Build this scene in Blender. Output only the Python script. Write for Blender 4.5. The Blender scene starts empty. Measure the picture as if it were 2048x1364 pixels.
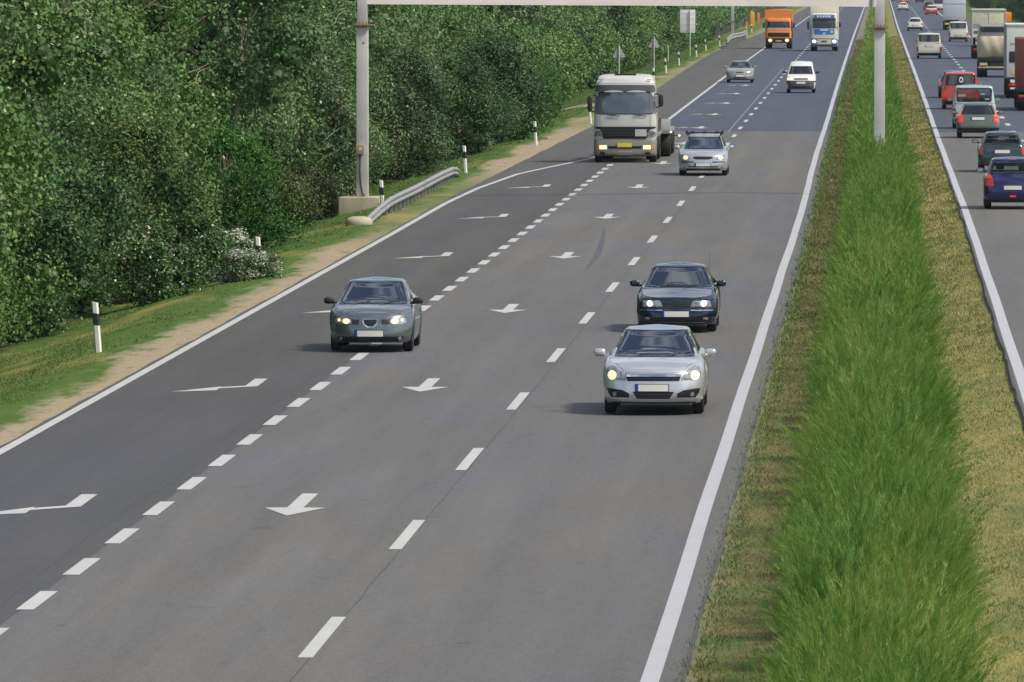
import bpy, bmesh, math, random
import numpy as np
from mathutils import Vector, Matrix
from mathutils.bvhtree import BVHTree

# ------------------------------------------------------------------ camera, world, sun, exposure
SC = bpy.context.scene
COL = SC.collection
F = 17067.0            # focal length in pixels of a 2048 px wide frame (300 mm lens)
H = 8.04               # camera height above the near carriageway (footbridge)
PITCH = math.atan(762.0 / F)
YAW = math.atan(744.0 / F * math.cos(PITCH))
cd = bpy.data.cameras.new("camera")
cam = bpy.data.objects.new("camera", cd)
COL.objects.link(cam)
cam.location = (0, 0, H)
cam.rotation_euler = (math.pi / 2 - PITCH, 0, YAW)
cd.sensor_width = 36.0
cd.lens = 36.0 * F / 2048.0
cd.clip_start = 1.0
cd.clip_end = 9000.0
SC.camera = cam

SUN_EL = math.radians(50)
SUN_DIR = Vector((0.93, -0.37, 0)).normalized()
SUN_DIR = Vector((SUN_DIR.x * math.cos(SUN_EL), SUN_DIR.y * math.cos(SUN_EL), math.sin(SUN_EL)))
w = bpy.data.worlds.new("World")
SC.world = w
w.use_nodes = True
nt = w.node_tree
nt.nodes.clear()
wo = nt.nodes.new("ShaderNodeOutputWorld")
bg = nt.nodes.new("ShaderNodeBackground")
sky = nt.nodes.new("ShaderNodeTexSky")
sky.sky_type = 'NISHITA'
sky.sun_disc = False
sky.sun_elevation = SUN_EL
sky.sun_rotation = math.atan2(SUN_DIR.x, SUN_DIR.y)
sky.air_density = 1.0
sky.dust_density = 1.2
tc = nt.nodes.new("ShaderNodeTexCoord")
mp = nt.nodes.new("ShaderNodeMapping")
mp.inputs['Scale'].default_value = (1.0, 1.0, 2.4)
nz = nt.nodes.new("ShaderNodeTexNoise")
nz.inputs['Scale'].default_value = 5.5
nz.inputs['Detail'].default_value = 7.0
nz.inputs['Roughness'].default_value = 0.58
cr = nt.nodes.new("ShaderNodeValToRGB")
cr.color_ramp.elements[0].position = 0.49
cr.color_ramp.elements[1].position = 0.60
mx = nt.nodes.new("ShaderNodeMix")
mx.data_type = 'RGBA'
mx.inputs[7].default_value = (9.0, 9.3, 10.0, 1)     # sunlit cloud
nt.links.new(tc.outputs['Generated'], mp.inputs['Vector'])
nt.links.new(mp.outputs['Vector'], nz.inputs['Vector'])
nt.links.new(nz.outputs['Fac'], cr.inputs['Fac'])
nt.links.new(cr.outputs['Color'], mx.inputs[0])
nt.links.new(sky.outputs['Color'], mx.inputs[6])
nt.links.new(mx.outputs[2], bg.inputs['Color'])
nt.links.new(bg.outputs['Background'], wo.inputs['Surface'])
bg.inputs['Strength'].default_value = 0.105

sl = bpy.data.lights.new("sun", 'SUN')
sun = bpy.data.objects.new("sun", sl)
COL.objects.link(sun)
sl.energy = 3.7
sl.angle = math.radians(9.0)
sl.color = (1.0, 0.93, 0.80)
sun.rotation_euler = SUN_DIR.to_track_quat('Z', 'Y').to_euler()

SC.view_settings.view_transform = 'Standard'
SC.view_settings.look = 'None'
SC.view_settings.gamma = 1.0
SC.view_settings.exposure = 0.08

random.seed(7)
rng = np.random.default_rng(7)

# ------------------------------------------------------------------ helpers: tags, meshes, materials
def tag(o, label=None, cat=None, group=None, kind=None):
    if label: o['label'] = label
    if cat: o['category'] = cat
    if group: o['group'] = group
    if kind: o['kind'] = kind
    return o

def mesh_obj(name, verts, faces, mat=None, parent=None, smooth=None, attr=None):
    me = bpy.data.meshes.new(name)
    if isinstance(verts, np.ndarray):
        n = len(verts)
        me.vertices.add(n)
        me.vertices.foreach_set('co', verts.astype(np.float32).ravel())
        k = faces.shape[1]
        me.loops.add(faces.size)
        me.loops.foreach_set('vertex_index', faces.astype(np.int32).ravel())
        me.polygons.add(len(faces))
        me.polygons.foreach_set('loop_start', np.arange(0, faces.size, k, dtype=np.int32))
        me.polygons.foreach_set('loop_total', np.full(len(faces), k, dtype=np.int32))
        me.update(calc_edges=True)
        if attr is not None:
            a = me.attributes.new('tint', 'FLOAT', 'POINT')
            a.data.foreach_set('value', attr.astype(np.float32))
    else:
        me.from_pydata([tuple(v) for v in verts], [], [tuple(f) for f in faces])
        me.update()
    if mat: me.materials.append(mat)
    if smooth is not None:
        me.polygons.foreach_set('use_smooth', [True] * len(me.polygons))
        if smooth < 180:
            me.set_sharp_from_angle(angle=math.radians(smooth))
    o = bpy.data.objects.new(name, me)
    COL.objects.link(o)
    if parent: o.parent = parent
    return o

def empty(name, loc, rz=0.0):
    o = bpy.data.objects.new(name, None)
    COL.objects.link(o)
    o.location = loc
    o.rotation_euler = (0, 0, rz)
    o.empty_display_size = 0.3
    return o

class MB:
    """collects simple shapes that make up ONE part"""
    def __init__(s): s.v = []; s.f = []
    def add(s, vs, fs):
        b = len(s.v)
        s.v += [tuple(v) for v in vs]
        s.f += [tuple(i + b for i in f) for f in fs]
        return s
    def box(s, x0, x1, y0, y1, z0, z1, bev=0.0):
        if bev <= 0:
            vs = [(x, y, z) for z in (z0, z1) for y in (y0, y1) for x in (x0, x1)]
            return s.add(vs, [(0,2,3,1),(4,5,7,6),(0,1,5,4),(2,6,7,3),(0,4,6,2),(1,3,7,5)])
        bm = bmesh.new()
        bmesh.ops.create_cube(bm, size=1.0)
        for v in bm.verts:
            v.co = ((x0+x1)/2 + v.co.x*(x1-x0), (y0+y1)/2 + v.co.y*(y1-y0), (z0+z1)/2 + v.co.z*(z1-z0))
        bmesh.ops.bevel(bm, geom=list(bm.edges), offset=bev, segments=2, affect='EDGES', profile=0.6)
        s.bm(bm)
        return s
    def bm(s, bm):
        bm.verts.ensure_lookup_table(); bm.verts.index_update()
        s.add([v.co[:] for v in bm.verts], [[v.index for v in f.verts] for f in bm.faces])
        bm.free(); return s
    def tube(s, p, q, r0, r1=None, n=10):
        r1 = r0 if r1 is None else r1
        p = Vector(p); q = Vector(q); d = (q - p).normalized()
        a = d.orthogonal().normalized(); b = d.cross(a)
        vs = []
        for c, r in ((p, r0), (q, r1)):
            for i in range(n):
                t = 2*math.pi*i/n
                vs.append(c + (a*math.cos(t) + b*math.sin(t))*r)
        fs = [(i, (i+1) % n, n+(i+1) % n, n+i) for i in range(n)]
        fs += [tuple(range(n-1, -1, -1)), tuple(range(n, 2*n))]
        return s.add(vs, fs)
    def path(s, pts, r, n=8):
        for a, b in zip(pts[:-1], pts[1:]): s.tube(a, b, r, r, n)
        return s
    def lathe_x(s, prof, cx, cy, cz, n=28):
        """prof: list of (x offset, radius), revolved about the X axis"""
        vs = []; fs = []; m = len(prof)
        for i in range(n):
            t = 2*math.pi*i/n
            for (dx, r) in prof: vs.append((cx+dx, cy+r*math.cos(t), cz+r*math.sin(t)))
        for i in range(n):
            for j in range(m-1):
                a = i*m+j; b = ((i+1) % n)*m+j
                fs.append((a, b, b+1, a+1))
        return s.add(vs, fs)
    def ell(s, c, r, n=14, m=9, e=0.75):
        """super-ellipsoid, e<1 is boxier"""
        vs = []; fs = []
        sg = lambda x: math.copysign(abs(x)**e, x)
        for j in range(m+1):
            ph = -math.pi/2 + math.pi*j/m
            for i in range(n):
                t = 2*math.pi*i/n
                vs.append((c[0]+r[0]*sg(math.cos(ph))*sg(math.cos(t)), c[1]+r[1]*sg(math.cos(ph))*sg(math.sin(t)), c[2]+r[2]*sg(math.sin(ph))))
        for j in range(m):
            for i in range(n):
                a = j*n+i; b = j*n+(i+1) % n
                fs.append((a, b, b+n, a+n))
        return s.add(vs, fs)
    def build(s, name, mat, parent=None, smooth=40):
        return mesh_obj(name, s.v, s.f, mat, parent, smooth)

def nmat(name):
    m = bpy.data.materials.new(name)
    m.use_nodes = True
    t = m.node_tree
    b = t.nodes['Principled BSDF']
    return m, t, b

def pm(name, col, rough=0.5, metal=0.0, coat=0.0, var=0.0, vscale=3.0, emit=None, es=0.0, bump=0.0, bscale=40, spec=0.5):
    """procedural principled material, with a noise variation of its colour"""
    m, t, b = nmat(name)
    b.inputs['Base Color'].default_value = (*col, 1)
    b.inputs['Roughness'].default_value = rough
    b.inputs['Metallic'].default_value = metal
    b.inputs['Specular IOR Level'].default_value = spec
    if coat:
        b.inputs['Coat Weight'].default_value = coat
        b.inputs['Coat Roughness'].default_value = 0.04
    if emit:
        b.inputs['Emission Color'].default_value = (*emit, 1)
        b.inputs['Emission Strength'].default_value = es
    co = t.nodes.new('ShaderNodeTexCoord')
    if var:
        n = t.nodes.new('ShaderNodeTexNoise'); n.inputs['Scale'].default_value = vscale; n.inputs['Detail'].default_value = 5
        r = t.nodes.new('ShaderNodeMapRange'); r.inputs['To Min'].default_value = 1-var; r.inputs['To Max'].default_value = 1+var
        r.inputs['From Min'].default_value = .3; r.inputs['From Max'].default_value = .7
        mxx = t.nodes.new('ShaderNodeVectorMath'); mxx.operation = 'SCALE'; mxx.inputs[0].default_value = col
        t.links.new(co.outputs['Object'], n.inputs['Vector']); t.links.new(n.outputs['Fac'], r.inputs['Value'])
        t.links.new(r.outputs['Result'], mxx.inputs['Scale']); t.links.new(mxx.outputs['Vector'], b.inputs['Base Color'])
    if bump:
        n = t.nodes.new('ShaderNodeTexNoise'); n.inputs['Scale'].default_value = bscale; n.inputs['Detail'].default_value = 4
        bp = t.nodes.new('ShaderNodeBump'); bp.inputs['Strength'].default_value = bump; bp.inputs['Distance'].default_value = 0.02
        t.links.new(co.outputs['Object'], n.inputs['Vector']); t.links.new(n.outputs['Fac'], bp.inputs['Height']); t.links.new(bp.outputs['Normal'], b.inputs['Normal'])
    return m

def N(t, typ, **kw):
    n = t.nodes.new(typ)
    for k, v in kw.items():
        if k in n.inputs: n.inputs[k].default_value = v
        else: setattr(n, k, v)
    return n

def noise(t, vec, scale, detail=4, rough=.55, vscale=None):
    if vscale:
        mm = N(t, 'ShaderNodeMapping'); mm.inputs['Scale'].default_value = vscale
        t.links.new(vec, mm.inputs['Vector']); vec = mm.outputs['Vector']
    n = N(t, 'ShaderNodeTexNoise', Scale=scale, Detail=detail, Roughness=rough)
    t.links.new(vec, n.inputs['Vector'])
    return n.outputs['Fac']

def maprange(t, v, a, b, c=0.0, d=1.0):
    r = N(t, 'ShaderNodeMapRange'); r.inputs['From Min'].default_value = a; r.inputs['From Max'].default_value = b
    r.inputs['To Min'].default_value = c; r.inputs['To Max'].default_value = d
    t.links.new(v, r.inputs['Value']); return r.outputs['Result']

def math_(t, op, a, b=None):
    m = N(t, 'ShaderNodeMath'); m.operation = op
    for i, x in enumerate((a, b)):
        if x is None: continue
        if hasattr(x, 'links'): t.links.new(x, m.inputs[i])
        else: m.inputs[i].default_value = x
    return m.outputs[0]

def mixc(t, f, a, b):
    m = N(t, 'ShaderNodeMix'); m.data_type = 'RGBA'
    for i, x in ((0, f), (6, a), (7, b)):
        if hasattr(x, 'links'): t.links.new(x, m.inputs[i])
        elif i == 0: m.inputs[0].default_value = x
        else: m.inputs[i].default_value = (*x, 1)
    return m.outputs[2]

def bumpn(t, b, h, strength=.5, dist=.02):
    bp = N(t, 'ShaderNodeBump'); bp.inputs['Strength'].default_value = strength; bp.inputs['Distance'].default_value = dist
    t.links.new(h, bp.inputs['Height']); t.links.new(bp.outputs['Normal'], b.inputs['Normal'])

# ------------------------------------------------------------------ the road's course: sideways shift and height along it
def _interp(y, tab):
    return float(np.interp(y, [a for a, _ in tab], [b for _, b in tab]))
DX = [(0, 0), (250, 0), (360, -.15), (528, -.34), (700, -.52), (1000, -.80), (1500, -1.05), (3000, -1.8)]
DZ = [(0, 0), (450, 0), (600, -.06), (800, -.24), (1000, -.48), (1500, -.85), (3000, -2.0)]
def dx(y): return _interp(y, DX)
def dz(y): return _interp(y, DZ)
RZ = 0.55                                             # the far-side carriageway lies a little higher

def ray(px, py):
    """direction through pixel (px,py) of the 2048x1364 frame"""
    R = cam.rotation_euler.to_matrix()
    return (R @ Vector(((px-1024)/F, -(py-682)/F, -1.0)))

def at(px, py, z=0.0):
    """the point of the road surface (plus z) that pixel looks at"""
    d = ray(px, py); zz = z
    for _ in range(6):
        k = (zz - H)/d.z
        p = Vector((0, 0, H)) + d*k
        zz = z + dz(p.y)
    return p

def at_y(px, py, Y):
    d = ray(px, py); k = Y/d.y
    return Vector((0, 0, H)) + d*k

def groundz(X, Y):
    """height of the terrain"""
    x = X - dx(Y); z = dz(Y)
    prof = [(-60, -1.3), (-24, -1.15), (-19.6, -.85), (-16.6, -.12), (-15.6, -.03), (-14, -.03), (-2.3, -.02), (-1.2, .0), (1.2, .25), (2.2, RZ-.09), (2.4, RZ-.03), (12.5, RZ-.03), (15, RZ-.3), (20, -.6), (60, -1.0)]
    return z + _interp(x, prof)
# ------------------------------------------------------------------ materials of the ground
def asphalt_mat(name, base, warm, patch=.10):
    m, t, b = nmat(name)
    g = N(t, 'ShaderNodeNewGeometry').outputs['Position']
    c1 = noise(t, g, .05, 5, .6, (1.6, .22, 1))             # broad worn areas
    c0 = noise(t, g, .30, 4, .6, (1.4, .16, 1))             # patches of a lane's width
    c2 = noise(t, g, 1.1, 4, .65, (1.9, .06, 1))            # streaks along the lanes
    fine = noise(t, g, 7.0, 4, .75, (1, .22, 1))
    grit = noise(t, g, 32.0, 3, .75, (1, .16, 1))
    col = mixc(t, maprange(t, c1, .38, .62), base, warm)
    blue = tuple(q*k for q, k in zip(base, (.93, .95, 1.10)))
    col = mixc(t, maprange(t, c0, .52, .68, 0, .9), col, blue)
    f = math_(t, 'ADD', maprange(t, c2, .3, .7, 1-patch, 1+patch), maprange(t, fine, .3, .7, -.09, .09))
    f = math_(t, 'ADD', f, maprange(t, grit, .25, .75, -.26, .26))
    f = math_(t, 'ADD', f, maprange(t, c0, .35, .65, -.07, .06))
    # wheel tracks: two lighter bands in each lane
    sp = N(t, 'ShaderNodeSeparateXYZ'); t.links.new(g, sp.inputs[0])
    wv = math_(t, 'MULTIPLY', sp.outputs['X'], 2*math.pi/1.98)
    wv = math_(t, 'COSINE', wv)
    wv = math_(t, 'MULTIPLY', wv, maprange(t, c1, .3, .7, .01, .07))
    f = math_(t, 'ADD', f, wv)
    # small dark oil and tar marks, short and lying across
    sm = noise(t, g, .75, 2, .5, (1.0, .9, 1))
    f = math_(t, 'SUBTRACT', f, maprange(t, sm, .705, .74, 0, .22))
    sm2 = noise(t, g, 2.6, 2, .5, (.8, .5, 1))
    f = math_(t, 'SUBTRACT', f, maprange(t, sm2, .745, .775, 0, .28))
    # fine cracks
    vo = N(t, 'ShaderNodeTexVoronoi'); vo.feature = 'DISTANCE_TO_EDGE'; vo.inputs['Scale'].default_value = .35
    mpv = N(t, 'ShaderNodeMapping'); mpv.inputs['Scale'].default_value = (1, .16, 1)
    dist = N(t, 'ShaderNodeVectorMath'); dist.operation = 'ADD'
    nz_ = N(t, 'ShaderNodeTexNoise', Scale=1.3, Detail=4)
    t.links.new(g, nz_.inputs['Vector'])
    t.links.new(g, dist.inputs[0]); t.links.new(nz_.outputs['Color'], dist.inputs[1])
    t.links.new(dist.outputs[0], mpv.inputs['Vector']); t.links.new(mpv.outputs['Vector'], vo.inputs['Vector'])
    ck = math_(t, 'MULTIPLY', maprange(t, vo.outputs['Distance'], .0, .012, .22, 0), maprange(t, c0, .50, .60))
    f = math_(t, 'SUBTRACT', f, ck)
    vm = N(t, 'ShaderNodeVectorMath'); vm.operation = 'SCALE'
    t.links.new(col, vm.inputs[0]); t.links.new(f, vm.inputs['Scale'])
    t.links.new(vm.outputs['Vector'], b.inputs['Base Color'])
    b.inputs['Roughness'].default_value = .78
    b.inputs['Specular IOR Level'].default_value = .35
    bumpn(t, b, grit, .35, .01)
    return m
M = {}
M['asphalt'] = asphalt_mat('asphalt', (.114, .112, .115), (.139, .130, .112))
M['asphalt_dark'] = asphalt_mat('asphalt_exit_lane', (.070, .069, .073), (.084, .080, .072))
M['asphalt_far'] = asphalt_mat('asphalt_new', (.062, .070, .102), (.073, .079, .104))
M['asphalt_shoulder'] = asphalt_mat('asphalt_shoulder', (.082, .080, .077), (.096, .092, .086))
M['asphalt_edge'] = pm('asphalt_edge', (.07, .06, .052), .9, var=.3, vscale=6)

def paint_mat(name, c, wear=.12):
    m, t, b = nmat(name)
    g = N(t, 'ShaderNodeNewGeometry').outputs['Position']
    n1 = noise(t, g, 14, 4, .7, (1, .4, 1)); n2 = noise(t, g, .7, 3, .6)
    f = math_(t, 'ADD', maprange(t, n1, .62, .8, 0, wear*2.2), maprange(t, n2, .4, .8, 0, wear))
    t.links.new(mixc(t, f, c, (.17, .165, .16)), b.inputs['Base Color'])
    b.inputs['Roughness'].default_value = .6
    return m
M['line_white'] = paint_mat('road_paint', (.50, .50, .48), .2)
M['line_edge'] = paint_mat('edge_line_paint', (.455, .455, .48), .13)
M['line_worn'] = paint_mat('worn_paint', (.24, .24, .25), .5)
M['tar'] = pm('tar_joint', (.066, .064, .060), .7, var=.3, vscale=3)
M['skid'] = pm('skid_rubber', (.080, .078, .092), .75, var=.25, vscale=2)

# terrain: grass, sand and dry grass in one sheet (they are what grows there, not light)
def terrain_mat():
    m, t, b = nmat('terrain')
    g = N(t, 'ShaderNodeNewGeometry').outputs['Position']
    sp = N(t, 'ShaderNodeSeparateXYZ'); t.links.new(g, sp.inputs[0])
    X = sp.outputs['X']; Y = sp.outputs['Y']
    nb = noise(t, g, .30, 5, .6, (1, .22, 1)); nm = noise(t, g, 1.9, 5, .68, (1, .22, 1)); nf = noise(t, g, 14, 4, .75, (1, .22, 1))
    grass = mixc(t, maprange(t, nm, .35, .65), (.060, .118, .022), (.098, .155, .034))
    grass = mixc(t, maprange(t, nb, .52, .66), grass, (.27, .23, .075))
    grass = mixc(t, maprange(t, nf, .62, .8, 0, .6), grass, (.12, .14, .05))
    sand = mixc(t, maprange(t, nf, .3, .7), (.30, .245, .16), (.38, .315, .215))
    sand = mixc(t, maprange(t, nm, .55, .7, 0, .7), sand, (.13, .12, .06))
    # sandy strip beside the left edge of the asphalt
    jit = maprange(t, nb, .3, .7, -.55, .55); jit2 = maprange(t, nm, .3, .7, -.35, .35)
    xs = math_(t, 'ADD', math_(t, 'ADD', X, jit), jit2)
    near = maprange(t, Y, 215, 262, 1, .0)
    m1 = maprange(t, xs, -15.72, -15.22)
    m1 = math_(t, 'MULTIPLY', m1, math_(t, 'ADD', maprange(t, Y, 236, 262, 1, .25), math_(t, 'MULTIPLY', maprange(t, Y, 300, 330, 0, .75), maprange(t, Y, 395, 425, 1, .35))))
    # median: brown dry grass left of the hedge, yellow right of it
    nd = noise(t, g, 1.5, 5, .7, (1, .25, 1))
    dryl = mixc(t, maprange(t, nd, .38, .62), (.195, .165, .070), (.085, .125, .040))
    dryl = mixc(t, maprange(t, nf, .55, .8, 0, .8), dryl, (.24, .18, .08))
    dryr = mixc(t, maprange(t, nd, .38, .60), (.34, .295, .105), (.14, .185, .062))
    dryr = mixc(t, maprange(t, nf, .3, .7, 0, .5), dryr, (.24, .22, .085))
    gravel = mixc(t, nf, (.30, .27, .25), (.20, .18, .17))
    gmask = math_(t, 'MULTIPLY', maprange(t, math_(t, 'ADD', X, jit2), -1.95, -2.25), maprange(t, nm, .42, .55))
    dryl = mixc(t, gmask, dryl, gravel)
    med = mixc(t, maprange(t, X, .0, .3), dryl, dryr)
    base = mixc(t, m1, grass, sand)
    left = maprange(t, X, -8.0, -7.9)
    base = mixc(t, left, base, med)
    base = mixc(t, maprange(t, X, 8, 8.1), base, grass)
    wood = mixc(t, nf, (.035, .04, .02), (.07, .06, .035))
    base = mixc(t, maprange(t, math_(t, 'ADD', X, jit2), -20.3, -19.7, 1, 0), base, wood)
    t.links.new(base, b.inputs['Base Color'])
    b.inputs['Roughness'].default_value = .95; b.inputs['Specular IOR Level'].default_value = .1
    bumpn(t, b, math_(t, 'ADD', nm, math_(t, 'MULTIPLY', nf, .5)), .6, .05)
    return m
M['terrain'] = terrain_mat()

# ------------------------------------------------------------------ terrain sheet
ys = np.concatenate([np.arange(20, 120, 10), np.arange(120, 460, 4), np.arange(460, 1100, 12), np.arange(1100, 2300, 40), np.array([2500, 3000, 4500, 7000])])
xs = np.array([-1500, -400, -120, -60, -40, -30, -26, -24, -22.5, -21, -20.3, -19.6, -19, -18.4, -17.8, -17.2, -16.6, -16.1, -15.6, -15, -14.4, -12, -8, -4, -2.6, -2.3, -2, -1.7, -1.4, -1.1, -.7, -.3, .1, .5, .9, 1.2, 1.5, 1.8, 2.1, 2.25, 2.4, 4, 8, 12.5, 13.5, 15, 18, 20, 26, 60, 150, 500, 1500])
vs = []; fs = []
for j, y in enumerate(ys):
    for i, x in enumerate(xs):
        r = random.Random(i*7919 + j)
        b = .03*r.uniform(-1, 1) if -30 < x < -15.5 else (.006*r.uniform(-1, 1) if -1.9 < x < 2.0 else 0)
        vs.append((x + dx(y), y, groundz(x + dx(y), y) + b))
nx = len(xs)
for j in range(len(ys)-1):
    for i in range(nx-1):
        a = j*nx+i
        fs.append((a, a+1, a+1+nx, a+nx))
terrain = mesh_obj('ground', vs, fs, M['terrain'], smooth=180)
tag(terrain, kind='structure')

# ------------------------------------------------------------------ roads
ROADY = [20] + list(range(60, 460, 10)) + list(range(460, 1500, 20)) + list(range(1500, 2600, 50)) + [3000]
def strip(name, xl, xr, y0, y1, z, mat, parent, step=None, edge=0.0):
    """sheet following the road between two lateral courses (numbers or functions of y)"""
    fl = xl if callable(xl) else (lambda y: xl); fr = xr if callable(xr) else (lambda y: xr)
    yy = sorted(set([y0, y1] + [y for y in ROADY if y0 < y < y1] + (list(np.arange(y0, y1, step)) if step else [])))
    v = []; f = []
    for y in yy: v += [(fl(y)+dx(y), y, dz(y)+z), (fr(y)+dx(y), y, dz(y)+z)]
    for i in range(len(yy)-1): f.append((2*i, 2*i+1, 2*i+3, 2*i+2))
    if edge:                                            # the side face of the asphalt
        n = len(v)
        for y in yy: v += [(fl(y)+dx(y)-.05, y, dz(y)+z-edge), (fr(y)+dx(y)+.05, y, dz(y)+z-edge)]
        for i in range(len(yy)-1):
            f.append((n+2*i, 2*i, 2*i+2, n+2*i+2)); f.append((2*i+1, n+2*i+1, n+2*i+3, 2*i+3))
    return mesh_obj(name, v, f, mat, parent)
X0, X1, X2, XR = -14.42, -10.61, -6.65, -2.61
XQ, X3, XE = 2.47, 5.83, 9.45
def wob(y, s):                                         # raggedness of an unkerbed asphalt edge
    r = math.sin(y*.31+s)*.5 + math.sin(y*.83+2*s)*.4 + math.sin(y*1.7+s*3)*.4 + math.sin(y*2.9+s)*.3
    return r
def shoulder(y):
    return _interp(y, [(0, -14.62), (290, -14.62), (420, -13.85), (540, -13.9), (760, -14.7), (1000, -13.4), (3000, -13.4)]) + .03*wob(y, 1)
def l0(y):                                             # left edge line, with the exit taper
    return _interp(y, [(0, X0), (282, X0), (300, -14.22), (321, -13.62), (346, -11.70+.0), (372, -10.92), (392, X1), (3000, X1)])
road = strip('road', shoulder, lambda y: -2.22+.03*wob(y, 4), 20, 3000, 0.0, M['asphalt_shoulder'], None, 3, .06)
tag(road, kind='structure')
strip('traffic_lanes', X1-.05, lambda y: -2.26+.02*wob(y, 4), 20, 401, .004, M['asphalt'], road)
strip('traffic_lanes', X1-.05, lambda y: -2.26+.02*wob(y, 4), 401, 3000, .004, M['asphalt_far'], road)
strip('exit_lane', lambda y: min(l0(y)-.12, X1-.06), X1-.05, 20, 392, .004, M['asphalt_dark'], road)
road2 = strip('road', lambda y: 2.30+.03*wob(y, 2), 12.4, 20, 3000, RZ, M['asphalt_shoulder'], None, 3, .10)
tag(road2, kind='structure')
strip('traffic_lanes', lambda y: 2.34+.02*wob(y, 2), XE+.12, 20, 372, RZ+.004, M['asphalt'], road2)
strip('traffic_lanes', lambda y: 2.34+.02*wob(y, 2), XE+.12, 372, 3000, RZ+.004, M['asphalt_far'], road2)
# edge lines (hand-driven, so not perfectly straight)
def rline(y): return XR + _interp(y, [(0, .03), (95, .02), (127, .0), (190, .0), (220, -.01), (260, .01), (290, .02), (310, -.01), (340, -.03), (361, -.03), (423, .01), (520, .0), (700, 0), (3000, 0)]) + .006*math.sin(y*.19)
strip('edge_line', lambda y: rline(y)-.105, lambda y: rline(y)+.105, 20, 3000, .008, M['line_edge'], road, 5)
strip('edge_line', lambda y: l0(y)-.09, lambda y: l0(y)+.09, 20, 3000, .009, M['line_white'], road, 5)
def qline(y): return XQ + _interp(y, [(0, 0), (190, 0), (260, -.02), (361, -.03), (500, .0), (3000, 0)]) + .006*math.sin(y*.17+1)
strip('edge_line', lambda y: qline(y)-.10, lambda y: qline(y)+.10, 20, 3000, RZ+.008, M['line_edge'], road2, 5)
strip('edge_line', XE-.1, XE+.1, 20, 3000, RZ+.008, M['line_white'], road2)
# dashes
def dash_line(name, xc, segs, hw, z, mat, parent):
    v = []; f = []
    for (a, b) in segs:
        n = len(v)
        for y in (a, b): v += [(xc-hw+dx(y), y, dz(y)+z), (xc+hw+dx(y), y, dz(y)+z)]
        f.append((n, n+1, n+3, n+2))
    return mesh_obj(name, v, f, mat, parent)
dash_line('lane_dash', X1, [(105.0+6*k, 108.1+6*k) for k in range(-8, 39)], .112, .010, M['line_white'], road)
dash_line('lane_dash', X2, [(97.9+18.1*k, 104.0+18.1*k) for k in range(-3, 110)], .088, .010, M['line_white'], road)
dash_line('lane_dash', X3, [(386.5+17.6*k-18.1*0, 392.0+17.6*k) for k in range(-17, 90)], .11, RZ+.010, M['line_white'], road2)
# arrows painted in the lanes
def arrow(y, xc, kind):
    P = []
    if kind in ('s', 'c'):                              # straight on
        P.append([(-.12, 5.1), (.12, 5.1), (.12, 1.8), (-.12, 1.8)])
        P.append([(-.45, 1.8), (.45, 1.8), (.0, 0)])
    if kind == 'l':
        P.append([(.42, 5.0), (.66, 5.0), (.68, 2.1), (.44, 2.3)])
        P.append([(.44, 2.3), (.68, 2.1), (.02, 1.25), (.02, 1.75)])
        P.append([(.02, 2.0), (.02, .55), (-.78, .0)])
    if kind == 'c':
        P.append([(-.12, 3.4), (-.12, 2.6), (-.7, 2.3), (-.7, 2.7)])
        P.append([(-.7, 3.4), (-.7, 1.8), (-1.35, 1.9)])
    v = []; f = []
    for pl in P:
        n = len(v)
        v += [(xc+a+dx(y+b), y+b, dz(y+b)+.010) for a, b in pl]
        f.append(tuple(range(n, n+len(pl))))
    ob = mesh_obj('lane_arrow', v, f, M['line_white'], road)
    return ob
for k in range(-1, 7): arrow(123.0+35.5*k, -8.62, 's')
for k in range(-1, 6): arrow(122.8+35.5*k, -12.47, 'l')
for k in range(0, 6): arrow(372+35.3*k, -8.55, 'c')
# tar joint wandering beside the lane dashes, skid mark, old line
def tarx(y): return X2 + .09 + .03*math.sin(y*.05) + .010*math.sin(y*.9) + .008*math.sin(y*2.3)
strip('tar_joint', lambda y: tarx(y)-.008-.004*math.sin(y*.8), lambda y: tarx(y)+.008+.004*math.sin(y*1.3), 60, 300, .007, M['tar'], road, 1.0)
strip('tar_joint', lambda y: X1-.42+.04*math.sin(y*.2)-.012, lambda y: X1-.42+.04*math.sin(y*.2)+.012, 90, 190, .007, M['tar'], road, 2.0)
strip('old_line', lambda y: X2-.42-.03, lambda y: X2-.42+.03, 398, 640, .008, M['line_worn'], road)
def skx(y): return _interp(y, [(222, -7.72), (232, -7.78), (240, -7.95), (248, -8.14), (256, -8.38)])
def skw(y): return _interp(y, [(222, .02), (229, .09), (244, .08), (256, .02)])
strip('skid_mark', lambda y: skx(y)-skw(y), lambda y: skx(y)+skw(y), 222, 256, .008, M['skid'], road, 2.0)
# dirt side track joining the verge
tr = [(-34, 505, 4), (-24, 492, 5), (-19, 484, 7), (-15.8, 474, 12), (-14.0, 468, 20)]
v = []; f = []
for i in range(25):
    u = i/24*(len(tr)-1); k = min(int(u), len(tr)-2); q = u-k
    x, y, wd = [tr[k][j]*(1-q)+tr[k+1][j]*q for j in range(3)]
    v += [(x+dx(y), y-wd/2, groundz(x+dx(y), y)+.05), (x+dx(y), y+wd/2, groundz(x+dx(y), y)+.05)]
    if i: f.append((2*i-2, 2*i, 2*i+1, 2*i-1))
M['dirt'] = pm('dirt', (.30, .24, .15), .95, var=.25, vscale=1.2, bump=.4)
tag(mesh_obj('path', v, f, M['dirt']), kind='structure')

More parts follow.
